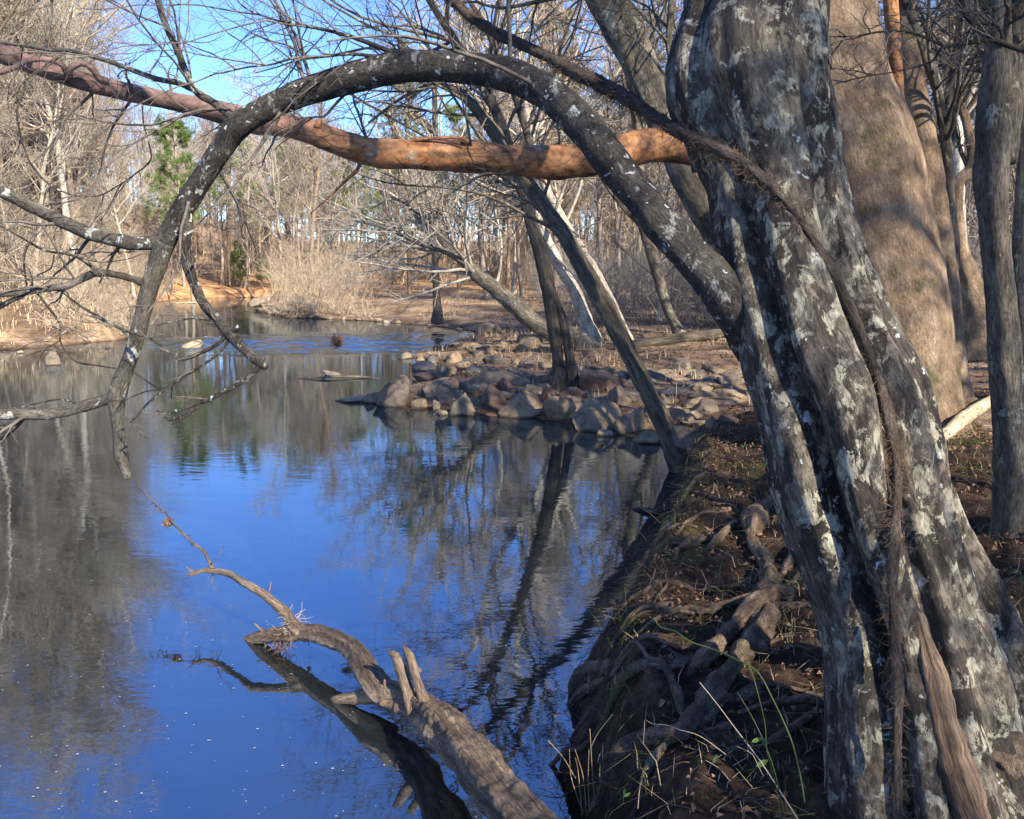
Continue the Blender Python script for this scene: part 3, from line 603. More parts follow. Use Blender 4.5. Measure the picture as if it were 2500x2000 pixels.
def litter(name, label, base, sz):
    m = len(base); a = unit(rng.normal(size=(m, 3)) * np.array([1, 1, 0.35])); b_ = unit(np.cross(a, rng.normal(size=(m, 3)) * 0.4 + np.array([0, 0, 1.0])))
    s = rng.uniform(*sz, m)[:, None]; c = base + np.array([0, 0, 0.07]) + rng.random((m, 1)) * np.array([0, 0, 0.02]); up = np.array([0, 0, 1.0])
    j_ = lambda k_: k_ * (0.5 + 0.9 * rng.random((m, 1)))
    v = np.stack([c - a * s * j_(1), c - b_ * s * j_(0.55) + a * s * (rng.random((m, 1)) - 0.5) + up * s * j_(0.5), c + a * s * j_(1), c + b_ * s * j_(0.55) + a * s * (rng.random((m, 1)) - 0.5) + up * s * j_(0.5), c], 1); o = (np.arange(m) * 5)[:, None]
    t = np.concatenate([o + np.array([0, 1, 4]), o + np.array([1, 2, 4]), o + np.array([2, 3, 4]), o + np.array([3, 0, 4])])
    bg_ = Bag(); bg_.add(v.reshape(-1, 3), None, t); ob = bg_.build(name, M['leaf'], None, False); tag(ob, label, 'leaf litter', kind='stuff')
litter('leaf_litter', 'brown fallen leaves scattered over the near bank', spots(24000, (0.2, 9), (1.5, 13), 0.35, 9), (0.008, 0.024))
litter('leaf_litter', 'fallen leaves among the rocks and on the wooded flat', spots(15000, (-4, 28), (12, 40), 0.2, 20), (0.02, 0.06))

# ------------------------------------------------------------------ rocks
def rock_mesh(seed, w_, d_, h_, mat, nsub=4):
    import bmesh
    bm = bmesh.new(); bmesh.ops.create_icosphere(bm, subdivisions=nsub, radius=1.0)
    me = bpy.data.meshes.new('rock'); bm.to_mesh(me); bm.free(); n = len(me.vertices); co = np.empty(n * 3); me.vertices.foreach_get('co', co); p = co.reshape(-1, 3)
    r = np.random.default_rng(seed)
    for _ in range(20):
        nn = unit(r.normal(size=3)); hcut = r.uniform(0.34, 0.74); dd = p @ nn; p = p - nn[None] * np.maximum(0, dd - hcut)[:, None]
    p = p * (1 + 0.13 * fbm(p * 1.5 + seed, 3) + 0.045 * fbm(p * 5 + seed, 4))[:, None]
    p = p / np.array([[np.ptp(p[:, 0]), np.ptp(p[:, 1]), np.ptp(p[:, 2])]]) * np.array([[w_, d_, h_]])
    me.vertices.foreach_set('co', p.ravel()); me.polygons.foreach_set('use_smooth', np.ones(len(me.polygons), bool)); me.materials.append(mat); me.update(); return me
_rk = [0]
def rock(u, v, wpx, hpx, mi, label, group=None, name='rock', dd=0.8, tilt=None):
    _rk[0] += 1; p = G(u, v); wd = px2m(p, wpx); hh = px2m(p, hpx) * 1.9
    o = link(name, rock_mesh(_rk[0] * 7 + 3, wd, wd * dd, max(hh, wd * 0.25), ROCK[mi], 4 if wpx > 50 else 3))
    o.location = (p[0], p[1] + wd * dd * 0.32, p[2] + px2m(p, hpx) - hh / 2); o.rotation_euler = (rng.normal() * 0.16, rng.normal() * 0.16, rng.normal() * 0.4)
    return tag(o, label, 'rock', group)
RK = [
 (960, 992, 92, 48, 1, 'big mottled dark boulder at the left tip of the rock pile'),
 (988, 946, 44, 20, 1, 'small dark rock showing behind the big left boulder'),
 (852, 981, 92, 12, 3, 'flat pale slab awash, leftmost of the rock point'),
 (905, 984, 62, 20, 0, 'low tan rock between the flat slab and the left boulder'),
 (1025, 996, 50, 24, 0, 'low tan rock just right of the left boulder'),
 (1064, 1000, 24, 22, 1, 'little upright grey stone at the water line'),
 (1082, 1014, 34, 13, 3, 'small pale stone lying in the water'),
 (1128, 1016, 64, 46, 1, 'square-sided grey boulder standing in the water'),
 (1096, 984, 66, 34, 4, 'smooth blue-grey rock behind the square boulder'),
 (1150, 972, 44, 26, 2, 'rusty brown rock in the middle of the pile'),
 (1195, 990, 76, 46, 2, 'reddish brown boulder left of the broad pale boulder'),
 (1274, 1022, 122, 64, 0, 'broad pale boulder with shaded top at the water edge'),
 (1340, 984, 52, 36, 2, 'brown block right of the broad pale boulder'),
 (1388, 978, 66, 34, 2, 'rounded reddish rock in the middle of the pile'),
 (1376, 1024, 84, 52, 0, 'weathered tan rock beside the broad pale boulder'),
 (1460, 1052, 165, 64, 0, 'longest tan boulder on the water edge, left of the leaning stem'),
 (1533, 1058, 92, 46, 0, 'wedge-shaped tan boulder against the longest boulder'),
 (1486, 1066, 46, 18, 3, 'small pale stone under the wedge-shaped boulder'),
 (1582, 1084, 76, 34, 0, 'low tan rock next to the foot of the leaning stem'),
 (1692, 1086, 110, 50, 1, 'flat grey rock behind the foot of the leaning stem'),
 (1437, 1000, 54, 30, 4, 'dark angular rock behind the longest boulder'),
 (1505, 986, 62, 40, 1, 'grey rounded rock above the wedge-shaped boulder'),
 (1475, 956, 112, 46, 2, 'large red-brown boulder near the twin dark trunk'),
 (1622, 992, 56, 36, 0, 'tan rock right of the leaning stem'),
 (1700, 962, 112, 24, 1, 'long low grey rock at the back right of the pile'),
 (1790, 976, 92, 26, 0, 'flat pale ledge against the near trunk'),
 (1722, 1008, 80, 32, 1, 'dark grey rock between the ledge and the flat rock'),
 (1655, 1022, 74, 28, 0, 'low tan rock in front of the tan rock by the stem'),
 (1190, 940, 160, 34, 1, 'wide shaded slab across the back of the pile'),
 (1068, 962, 84, 34, 1, 'grey slab sloping behind the left boulder'),
 (1330, 938, 100, 24, 1, 'dark low rock at the foot of the twin dark trunk'),
 (1275, 918, 84, 22, 1, 'shaded slab left of the twin dark trunk'),
 (1240, 958, 60, 26, 2, 'small brown rock behind the broad pale boulder'),
 (1565, 940, 90, 22, 0, 'pale flat slab behind the red-brown boulder'),
 (987, 877, 46, 16, 3, 'pale rounded rock at the tip of the second point'),
 (1025, 884, 30, 18, 0, 'small tan rock next to the pale one on the second point'),
 (1056, 886, 42, 20, 4, 'dark rock on the second point'),
 (1108, 888, 62, 28, 0, 'tan boulder in the middle of the second point'),
 (1198, 888, 70, 24, 4, 'dark shaded boulder right end of the second point'),
 (1196, 812, 76, 32, 1, 'large smooth grey boulder at the head of the cove'),
 (1430, 852, 66, 34, 4, 'blue-grey boulder with a pale crest among the leaning trees'),
 (1680, 904, 56, 24, 3, 'pale humped rock on the sandy flat'),
 (1300, 838, 90, 24, 1, 'long grey slab behind the dark twin trunk'),
 (1040, 896, 60, 10, 3, 'thin pale slab awash beside the second point'),
 (121, 893, 44, 28, 1, 'pointed reddish grey rock rising from the water by the sand bar'),
 (262, 853, 22, 7, 4, 'tiny rock barely above the water right of the pointed rock'),
 (50, 863, 18, 7, 3, 'tiny pale rock left of the pointed rock'),
 (458, 851, 62, 13, 3, 'flat pale rock alone in the river above the shoal'),
 (632, 752, 18, 14, 1, 'small round rock off the far right point'),
 (655, 733, 110, 18, 3, 'broad pale bedrock slab at the far shore'),
 (672, 752, 34, 9, 0, 'low rock on the far right point'),
 (816, 923, 64, 13, 3, 'low pale rock in mid-stream with driftwood against it')]
for row in RK: rock(*row, dd=0.9 if row[2] < 100 else 0.7)
for k_ in range(120):
    u = rng.uniform(1030, 1800); v = rng.uniform(900, 1045)
    if v > 985 + (u - 1100) * 0.1: continue
    rock(u, v, rng.uniform(34, 120), rng.uniform(9, 22), int(rng.choice([0, 0, 1, 1, 2, 4])), f"small rock among boulders {'left of the dark twin trunk' if u < 1320 else 'between dark twin trunk and leaning stem' if u < 1580 else 'right of the leaning stem'}, {'at the back' if v < 960 else 'towards the water'}", 'small rocks filling the rock pile')
for k_ in range(40):
    u = rng.uniform(1090, 1480); v = rng.uniform(842, 902)
    rock(u, v, rng.uniform(24, 70), rng.uniform(7, 16), int(rng.choice([0, 1, 1, 2])), 'small rock lying behind the pile near the dark twin trunk', 'small rocks behind the pile')
for k_ in range(26):
    u = rng.uniform(0, 330); v = 857 - u * 0.09 - rng.uniform(2, 22)
    rock(u, v, rng.uniform(8, 22), rng.uniform(3, 7), 3, 'small pale stone on the sand bar at the left', 'small pale stones on the sand bar')
for k_ in range(30):
    u = rng.uniform(640, 1250); v = np.interp(u, [640, 892, 1150, 1250], [765, 784, 806, 812]) + rng.uniform(-3, 3)
    rock(u, v, rng.uniform(10, 26), rng.uniform(3, 8), int(rng.choice([0, 3, 3])), 'small pale stone on the far edge of the shoal', 'small pale stones along the far right shore')


# ------------------------------------------------------------------ helpers for the near trees
def twigs(bag, c, r, n, L, t0=0.1, t1=1.0, ang=55, rm=0.0035, lev=3, per=(6, 5, 4), wander=0.2, up=0.0, rr=0.35, rs=None, k=5, lfac=0.45):
    """twigs of several orders along one limb; c (n,3) r (n,)"""
    rs = rs or rng; pts = c[None]; rad = r[None]; LL = np.array([L])
    p, d, L1, ra = kids(pts, rad, LL, n, t0, t1, ang, 1.0, rr, rm * 2, 0.3, rs); ra = np.minimum(ra, rm * 5)
    for q in range(lev):
        nn = [10, 7, 5, 4][q]; tp = grow(p, d, L1, nn, wander * (0.8 if q == 0 else 1), up, rs); rd = taper(ra, nn, 0.3, rm * (0.55 ** q)); tubes(bag, tp, rd, [k, 4, 3, 3][q])
        if q < lev - 1: p, d, L1, ra = kids(tp, rd, L1, per[q], 0.1, 1.0, 48, lfac, 0.6, rm * (0.55 ** (q + 1)), 0.4, rs)
def limb_rows(bag, rows, k=14, **kw):
    return sweep(bag, pp(rows), k=k, **kw)

# ------------------------------------------------------------------ the fluted hornbeam by the camera
TR = [(-320, 1835, 120, 3.75), (-150, 1838, 150, 3.62), (0, 1846, 165, 3.5), (100, 1835, 180, 3.45), (160, 1826, 192, 3.42), (215, 1825, 196, 3.39), (300, 1852, 182, 3.35), (417, 1889, 163, 3.3), (557, 1912, 166, 3.23), (719, 1950, 174, 3.16),
      (858, 1994, 188, 3.1), (997, 2050, 203, 3.04), (1160, 2085, 202, 2.97), (1357, 2142, 188, 2.9), (1507, 2193, 190, 2.85), (1681, 2231, 208, 2.79), (1855, 2255, 228, 2.73), (2000, 2280, 244, 2.68), (2150, 2300, 275, 2.62), (2350, 2310, 330, 2.55)]
TRa = np.array(TR)
def on_trunk(u, v, off=0.0):
    c = np.interp(v, TRa[:, 0], TRa[:, 1]); hw = np.interp(v, TRa[:, 0], TRa[:, 2]); Y = np.interp(v, TRa[:, 0], TRa[:, 3])
    s = min(0.98, abs(u - c) / hw); R_ = px2m(P(c, v, Y), hw); return Y - R_ * math.sqrt(1 - s * s) - off
def flutes(t, th):
    th = (th + math.pi) % (2 * math.pi) - math.pi
    def g(a, wd): d = (th - a + math.pi) % (2 * math.pi) - math.pi; return np.exp(-(d / wd) ** 2)
    lo = ss(0.95, 0.35, t)
    m = 0.0 - (0.10 + 0.30 * lo) * g(-0.70 - 0.25 * ss(0.3, 0.8, t), 0.13)
    m = m - (0.05 + 0.16 * lo) * g(-0.30 + 1.0 * t, 0.12) - 0.10 * g(0.95 - 0.3 * (1 - t), 0.10) - 0.09 * lo * g(0.35, 0.09) - (0.05 + 0.10 * ss(0.35, 0.0, t)) * g(0.68 - 0.2 * t, 0.08)
    m = m + 0.07 * g(-1.1, 0.22) * lo + 0.06 * g(-0.35, 0.2) + 0.06 * g(0.55, 0.15) - 0.15 * g(2.2, 0.2) - 0.14 * g(-2.2, 0.25) - 0.12 * g(3.0, 0.2) - 0.14 * g(1.6, 0.14)
    m = m - 0.07 * g(-0.1 + 0.6 * t, 0.07) + 0.022 * np.sin(11 * th + 9 * t) * (0.5 + 0.5 * np.sin(5 * t + 2)) + 0.012 * np.sin(23 * th - 8 * t + 2 * np.sin(6 * t))
    return m
main = empty('hornbeam_tree', 'large fluted lichen-spotted tree leaning at the right, a hairy vine climbing it', 'tree')
rows = np.array([[*P(c, v, Y), px2m(P(c, v, Y), hw)] for v, c, hw, Y in TR[::-1]])
b_ = Bag(); sweep(b_, rows, k=200, n=460, rough=0.05, fine=0.012, freq=2.6, modr=flutes, seed=3.0); b_.build('trunk', M['hornbeam'], main)
# stems into which the trunk divides above the picture
top = Bag(); tw_ = Bag()
tp0 = P(1838, -260, 3.7)
for dx, dy, LL, r0 in ((-0.45, 0.1, 5.0, 0.12), (0.3, 0.35, 5.5, 0.14), (-0.1, -0.4, 4.5, 0.10)):
    pts = grow(np.array([tp0 - np.array([0, 0, 0.3])]), np.array([[dx, dy, 1.0]]), np.array([LL]), 14, 0.09, 0.03); rd = taper(np.array([r0]), 14, 0.35); tubes(top, pts, rd, 12)
    twigs(tw_, pts[0], rd[0], 12, 2.6, 0.25, 1.0, 55, 0.004, 4, (5, 4, 3), 0.15, 0.02)
top.build('upper_stem', M['arch'], main); tag(tw_.build('twigs', M['twig'], main), 'fine twigs of the upper stems', kind='stuff')
# arched limb
ARCH = [(1850, 850, 3.2, 120), (1784, 738, 3.12, 118), (1736, 678, 3.12, 114), (1671, 606, 3.16, 108), (1606, 536, 3.22, 104), (1573, 490, 3.28, 102), (1525, 436, 3.33, 98), (1482, 380, 3.38, 96), (1427, 311, 3.45, 92), (1356, 242, 3.52, 90), (1300, 205, 3.6, 86),
        (1230, 180, 3.7, 86), (1160, 169, 3.78, 82), (1070, 164, 3.85, 78), (986, 163, 3.9, 80), (900, 180, 3.95, 78), (812, 204, 4.0, 68), (750, 222, 4.02, 66), (696, 243, 4.05, 66), (630, 275, 4.08, 66), (574, 316, 4.1, 66), (535, 372, 4.12, 62), (499, 429, 4.15, 60), (452, 499, 4.18, 58), (428, 545, 4.2, 60), (408, 588, 4.2, 50), (388, 632, 4.22, 44)]
HANG = [(404, 590, 4.2, 48), (388, 632, 4.22, 44), (371, 684, 4.23, 42), (356, 735, 4.24, 38), (348, 768, 4.25, 36), (334, 825, 4.27, 38), (312, 890, 4.29, 38), (290, 950, 4.3, 42), (284, 985, 4.3, 38), (287, 1030, 4.3, 31), (292, 1070, 4.3, 31), (296, 1110, 4.3, 34), (303, 1140, 4.3, 25), (312, 1168, 4.3, 18)]
ARCH = [(u, v, Y, w_ * (0.93 if w_ < 100 else 0.88)) for u, v, Y, w_ in ARCH]
b_ = Bag(); ac, ar = limb_rows(b_, ARCH, k=40, step=0.012, rough=0.10, fine=0.035, freq=3.5, seed=5); arch = b_.build('limb', M['arch'], main); tag(arch, 'arched dark limb with pale lichen spots')
b_ = Bag(); hc, hr_ = limb_rows(b_, HANG, k=24, step=0.012, rough=0.09, fine=0.03, freq=6, seed=8); hang = b_.build('stem', M['arch_pale'], arch)
SUB = {
 'left_upper': [(420, 570, 4.2, 44), (380, 590, 4.2, 38), (345, 594, 4.18, 36), (300, 590, 4.15, 34), (230, 574, 4.1, 32), (160, 545, 4.05, 32), (90, 512, 4.0, 30), (30, 482, 3.95, 28), (-60, 440, 3.9, 26), (-200, 400, 3.8, 18)],
 'left_mid': [(352, 694, 4.24, 20), (330, 684, 4.2, 18), (290, 672, 4.2, 17), (240, 666, 4.15, 18), (200, 680, 4.15, 19), (165, 698, 4.1, 17), (120, 705, 4.1, 16), (60, 714, 4.05, 15), (0, 718, 4.0, 14), (-80, 715, 4.0, 10)],
 'left_low': [(290, 972, 4.3, 38), (250, 978, 4.3, 28), (210, 990, 4.28, 27), (160, 1005, 4.25, 26), (100, 1013, 4.2, 27), (40, 1010, 4.15, 28), (-10, 1012, 4.1, 25), (-120, 1000, 4.0, 20)],
 'hang_right': [(452, 520, 4.18, 34), (457, 560, 4.15, 27), (449, 612, 4.12, 24), (466, 672, 4.1, 25), (492, 732, 4.08, 25), (530, 780, 4.06, 25), (570, 825, 4.04, 26), (612, 868, 4.02, 24), (640, 890, 4.0, 23), (652, 898, 4.0, 14)],
 'stub': [(545, 825, 4.05, 14), (565, 812, 4.04, 15), (584, 797, 4.02, 13)],
 'elbow': [(634, 894, 4.0, 15), (600, 925, 4.0, 14), (560, 950, 4.0, 12), (510, 975, 4.0, 11), (470, 990, 4.0, 10), (430, 1004, 4.0, 8), (405, 1008, 4.0, 8), (383, 1004, 4.0, 4)],
 'elbow_b': [(490, 988, 4.0, 8), (460, 1008, 4.0, 8), (430, 1022, 4.02, 8), (408, 1026, 4.02, 6), (400, 1018, 4.02, 3)],
 'elbow_c': [(480, 995, 4.0, 7), (450, 1018, 4.0, 7), (420, 1036, 4.0, 3)],
 'cross_a': [(560, 812, 4.04, 11), (530, 840, 4.05, 10), (490, 862, 4.06, 9), (445, 878, 4.08, 9), (420, 866, 4.1, 7), (385, 838, 4.1, 7), (355, 822, 4.1, 6), (300, 805, 4.15, 8), (250, 778, 4.15, 7), (200, 750, 4.15, 6), (155, 716, 4.12, 4)],
 'cross_b': [(562, 826, 4.04, 8), (530, 866, 4.04, 7), (480, 900, 4.04, 7), (430, 935, 4.04, 7), (400, 952, 4.04, 8), (360, 985, 4.04, 6), (335, 1015, 4.04, 5), (318, 1032, 4.04, 3)],
 'cross_c': [(405, 950, 4.04, 6), (385, 947, 4.05, 6), (345, 922, 4.06, 5), (322, 905, 4.07, 4)],
 'cross_d': [(405, 950, 4.04, 5), (360, 955, 4.03, 4), (325, 968, 4.03, 3), (300, 982, 4.0, 2)],
 'twig_a': [(92, 718, 4.1, 5), (125, 760, 4.1, 5), (148, 795, 4.1, 4), (146, 830, 4.1, 4), (165, 865, 4.1, 4), (190, 885, 4.1, 5), (240, 893, 4.15, 4), (290, 901, 4.2, 3)],
 'twig_b': [(-10, 545, 4.0, 4), (60, 585, 4.05, 5), (110, 612, 4.1, 6), (170, 622, 4.1, 6), (210, 642, 4.12, 6), (235, 664, 4.15, 8)],
 'twig_c': [(75, 590, 4.05, 5), (60, 618, 4.05, 6), (60, 660, 4.05, 5), (66, 700, 4.08, 4)],
 'twig_d': [(132, 622, 4.1, 4), (125, 655, 4.1, 4), (100, 668, 4.1, 4), (80, 682, 4.1, 4), (75, 712, 4.08, 4)],
 'twig_e': [(60, 1018, 4.2, 10), (40, 1042, 4.2, 9), (10, 1068, 4.15, 8), (-20, 1090, 4.1, 7)],
 'twig_f': [(200, 990, 4.28, 4), (150, 975, 4.28, 4), (90, 985, 4.25, 4), (40, 996, 4.2, 3), (-10, 998, 4.1, 3)],
 'twig_g': [(550, 805, 4.04, 4), (520, 785, 4.04, 4), (470, 778, 4.05, 4), (410, 788, 4.06, 4), (385, 794, 4.06, 3)],
 'twig_h': [(5, 740, 4.0, 12), (-20, 760, 4.0, 12), (20, 738, 4.0, 12), (60, 718, 4.05, 12)],
 'up_a': [(578, 300, 4.1, 24), (555, 275, 4.1, 22), (520, 250, 4.08, 20), (480, 225, 4.06, 18), (455, 180, 4.04, 17), (432, 120, 4.0, 16), (408, 70, 3.98, 16), (392, 25, 3.95, 15), (378, -40, 3.9, 14)],
 'up_b': [(565, 290, 4.1, 20), (540, 262, 4.1, 16), (500, 235, 4.12, 15), (440, 205, 4.15, 14), (380, 192, 4.2, 13), (320, 170, 4.25, 12), (250, 145, 4.3, 11), (180, 125, 4.35, 10), (120, 122, 4.4, 9), (60, 112, 4.45, 8), (-30, 100, 4.5, 8)],
 'up_c': [(960, 130, 3.9, 12), (900, 105, 3.9, 11), (840, 85, 3.92, 9), (790, 72, 3.94, 8), (720, 60, 3.96, 6), (660, 45, 3.98, 5), (600, 20, 4.0, 4), (560, -20, 4.0, 3)],
 'up_d': [(930, 140, 3.9, 10), (860, 132, 3.9, 8), (790, 138, 3.9, 7), (720, 142, 3.9, 6), (660, 158, 3.92, 5), (600, 165, 3.95, 4), (540, 180, 4.0, 3)],
 'low_a': [(850, 222, 4.0, 8), (825, 248, 4.0, 7), (805, 270, 4.0, 7), (794, 284, 4.0, 6), (760, 286, 4.0, 4), (720, 292, 4.0, 3)],
 'low_b': [(348, 255, 4.5, 4), (350, 300, 4.5, 4), (362, 345, 4.5, 4), (368, 392, 4.5, 3), (330, 425, 4.5, 3), (280, 458, 4.5, 3), (240, 478, 4.5, 3), (180, 477, 4.5, 3), (120, 450, 4.5, 4), (75, 400, 4.5, 4), (50, 330, 4.5, 4), (42, 270, 4.5, 5), (60, 215, 4.5, 5), (52, 165, 4.5, 4)],
}
for nme, rws in SUB.items():
    big = rws[0][3] >= 10; b_ = Bag(); c_, r_ = limb_rows(b_, rws, k=14 if big else 7, step=0.015 if big else 0.03, rough=0.12, fine=0.04, seed=len(nme))
    par = hang if nme in ('left_mid', 'left_low', 'twig_f', 'twig_e') and False else arch
    b_.build('branch', M['arch_pale'] if nme in ('left_upper', 'left_mid', 'left_low', 'up_a', 'up_b') else M['arch'], par)
    SUB[nme] = (c_, r_)
b_ = Bag(); rs = np.random.default_rng(44)
for nme, n_, L_, up_ in (('left_upper', 7, 0.5, 0), ('left_mid', 9, 0.6, -0.02), ('left_low', 4, 0.4, 0), ('cross_a', 12, 0.25, 0), ('cross_b', 9, 0.18, 0), ('elbow', 6, 0.15, 0), ('twig_b', 8, 0.5, 0), ('twig_a', 9, 0.3, 0),
                         ('up_a', 14, 1.1, 0), ('up_b', 18, 0.9, 0), ('up_c', 16, 1.0, 0.0), ('up_d', 16, 0.9, -0.01), ('low_a', 8, 0.4, 0), ('low_b', 14, 0.5, 0), ('twig_g', 7, 0.2, 0.02)):
    c_, r_ = SUB[nme]; twigs(b_, c_, r_, max(3, int(n_ * 0.6)), L_, 0.1, 1.0, 50, 0.0021, 3, (5, 4), 0.16, up_, rs=rs)
twigs(b_, ac, ar, 8, 1.1, 0.35, 0.95, 65, 0.0021, 3, (5, 4), 0.15, 0.0, rs=rs)
tag(b_.build('twigs', M['twig'], arch), 'fine dark twigs along the arched limb and its branches', kind='stuff')

# exposed wood, burl and buttress on the trunk
def strip(rows, name, mat, k=18, **kw):
    b_ = Bag(); sweep(b_, np.array([[*P(u, v, on_trunk(u, v, o)), px2m(P(u, v, on_trunk(u, v)), w_) / 2] for u, v, o, w_ in rows]), k=k, **kw); return b_.build(name, mat, main)
strip([(2238, 1495, -0.03, 14), (2262, 1580, -0.035, 44), (2285, 1680, -0.045, 66), (2305, 1780, -0.05, 74), (2330, 1880, -0.05, 80), (2365, 1980, -0.05, 86), (2400, 2080, -0.05, 92)], 'exposed_wood', M['deadwood'], rough=0.22, fine=0.05, flute=0.10, nfl=6, k=40, step=0.01)
strip([(2352, 1600, -0.02, 10), (2385, 1700, -0.02, 30), (2410, 1780, -0.03, 34), (2440, 1840, -0.03, 26)], 'exposed_wood', M['deadwood'], rough=0.2, fine=0.05, flute=0.1, nfl=5, k=24, step=0.01)
for px_, wd_ in (([(2085, 1795), (2092, 1850), (2095, 1890)], 40), ([(2190, 1500), (2205, 1560), (2222, 1640)], 22)):
    strip([(u, v, -0.01, wd_ * (0.5 if q_ != 1 else 1)) for q_, (u, v) in enumerate(px_)], 'bark_knob', M['hornbeam'], rough=0.25, k=20, step=0.01)
import bmesh
bm = bmesh.new(); bmesh.ops.create_icosphere(bm, subdivisions=5, radius=1.0); me = bpy.data.meshes.new('burl'); bm.to_mesh(me); bm.free()
co = np.empty(len(me.vertices) * 3); me.vertices.foreach_get('co', co); p_ = co.reshape(-1, 3); bu, bv = 2462, 1870; bY = on_trunk(2420, bv) + 0.06
p_ = p_ * (1 + 0.16 * fbm(p_ * 1.6 + 4, 4) + 0.05 * fbm(p_ * 7, 3))[:, None] * px2m(P(bu, bv, bY), 85) * np.array([1.1, 0.9, 0.95]) + P(bu, bv, bY)
me.vertices.foreach_set('co', p_.ravel()); me.polygons.foreach_set('use_smooth', np.ones(len(me.polygons), bool)); me.materials.append(M['root']); at_ = me.attributes.new('grain', 'FLOAT_VECTOR', 'POINT'); at_.data.foreach_set('vector', (p_ * 1.6).astype(np.float32).ravel()); me.update(); link('burl', me, main)
b_ = Bag(); limb_rows(b_, [(2270, 1150, 3.1, 60), (2310, 1270, 3.12, 90), (2370, 1400, 3.12, 110), (2440, 1540, 3.1, 120), (2510, 1680, 3.05, 130), (2600, 1860, 3.0, 150), (2720, 2080, 2.9, 180)], k=36, step=0.015, rough=0.12, fine=0.03, flute=0.08, nfl=4, seed=9); b_.build('buttress', M['hornbeam'], main)
# twisted roots down the bank
def gr_rows(rows):
    out = []
    for u, v, w_, dz in rows:
        p = G(u, v); out.append([p[0], p[1], p[2] + dz * 0.8, px2m(p, w_) / 2 * 0.82])
    return np.array(out)
ROOTS = [
 [(2010, 1175, 60, 0.05), (1940, 1195, 66, 0.05), (1890, 1230, 40, 0.03), (1852, 1262, 62, 0.05), (1838, 1296, 58, 0.06), (1842, 1335, 34, 0.05), (1862, 1375, 42, 0.05), (1876, 1420, 46, 0.05), (1862, 1470, 54, 0.05), (1852, 1515, 46, 0.05), (1842, 1560, 40, 0.05), (1856, 1610, 48, 0.05)],
 [(1935, 1478, 44, 0.09), (1890, 1482, 46, 0.10), (1850, 1500, 52, 0.10), (1812, 1535, 44, 0.09), (1768, 1582, 44, 0.08), (1725, 1622, 44, 0.06), (1690, 1645, 40, 0.02), (1670, 1655, 20, -0.03)],
 [(1880, 1500, 44, 0.05), (1862, 1560, 62, 0.09), (1838, 1600, 66, 0.09), (1800, 1640, 60, 0.09), (1768, 1684, 58, 0.09), (1738, 1722, 62, 0.08), (1700, 1768, 60, 0.07), (1664, 1806, 52, 0.05), (1620, 1816, 50, 0.05), (1566, 1822, 52, 0.05), (1522, 1842, 50, 0.04), (1490, 1880, 44, 0.01), (1470, 1930, 36, -0.02), (1440, 1975, 30, -0.06)],
 [(1480, 1672, 22, 0.04), (1450, 1690, 26, 0.05), (1420, 1706, 26, 0.05), (1390, 1728, 18, 0.02), (1372, 1742, 10, -0.02)],
 [(1500, 1640, 40, 0.02), (1450, 1652, 46, 0.05), (1412, 1665, 40, 0.03), (1395, 1690, 22, -0.05)],
 [(1690, 1320, 16, 0.05), (1672, 1345, 20, 0.06), (1655, 1352, 16, 0.05), (1648, 1368, 10, 0.01)],
 [(1950, 1330, 26, 0.04), (1930, 1380, 26, 0.05), (1900, 1430, 22, 0.04), (1860, 1460, 16, 0.0)],
 [(1990, 1760, 16, 0.05), (1950, 1790, 18, 0.06), (1900, 1815, 16, 0.05), (1850, 1835, 10, 0.02)],
 [(1800, 1282, 16, 0.04), (1770, 1310, 22, 0.05), (1745, 1332, 22, 0.03), (1720, 1345, 10, -0.01)]]
for q_, rws in enumerate(ROOTS):
    b_ = Bag(); sweep(b_, gr_rows(rws), k=28, step=0.012, rough=0.34, fine=0.11, seed=q_ * 3.3, freq=10, flute=0.10, nfl=4); b_.build('root', M['root'], main)

rs = np.random.default_rng(77)
for q_ in range(20):                              # thinner roots that wander down to the water
    x, y = rs.uniform(0.9, 1.9), rs.uniform(3.2, 8.5); hd = math.radians(rs.uniform(150, 235)); rr0 = rs.uniform(0.010, 0.028); pts_ = []
    if float(sdist(np.array([x]), np.array([y]))[0]) < 0.35: continue
    for st in range(int(rs.integers(8, 16))):
        pts_.append([x, y, tz(x, y) + rr0 * rs.uniform(0.0, 1.6), rr0 * (1 - st / 20) * rs.uniform(0.7, 1.3)]); hd += rs.normal() * 0.35; x += 0.11 * math.cos(hd); y += 0.11 * math.sin(hd)
    b_ = Bag(); sweep(b_, np.array(pts_), k=10, step=0.015, rough=0.3, fine=0.1, seed=q_ + 0.5, freq=14); b_.build('root', M['root'], main)
# hairy vine on the trunk
vine = empty('climbing_vine', 'thick hairy vine climbing the fluted trunk and crossing the sky to the top', 'vine')
vr = [(1060, -40, 4.6, 22), (1130, 25, 4.5, 24), (1200, 75, 4.4, 27), (1330, 135, 4.2, 26), (1400, 175, 4.05, 34), (1480, 212, 3.9, 36), (1545, 250, 3.7, 30), (1600, 285, 3.5, 28), (1660, 325, 3.3, 28)]
vs = [(1730, 355), (1790, 385), (1850, 425), (1915, 490), (1975, 570), (2030, 665), (2080, 765), (2120, 860), (2152, 950), (2172, 1040), (2186, 1120), (2190, 1200), (2184, 1300), (2178, 1400), (2180, 1500), (2186, 1600), (2192, 1700), (2190, 1800), (2188, 1920), (2184, 2080)]
vpts = pp(vr); v2 = np.array([[*P(u, v, on_trunk(u, v, 0.022)), px2m(P(u, v, on_trunk(u, v)), 25 + 4 * math.sin(v * .02)) / 2] for u, v in vs])
b_ = Bag(); vc, vrad = sweep(b_, np.vstack([vpts, v2]), k=20, step=0.01, rough=0.22, fine=0.10, freq=16, seed=2); b_.build('stem', M['vine'], vine)
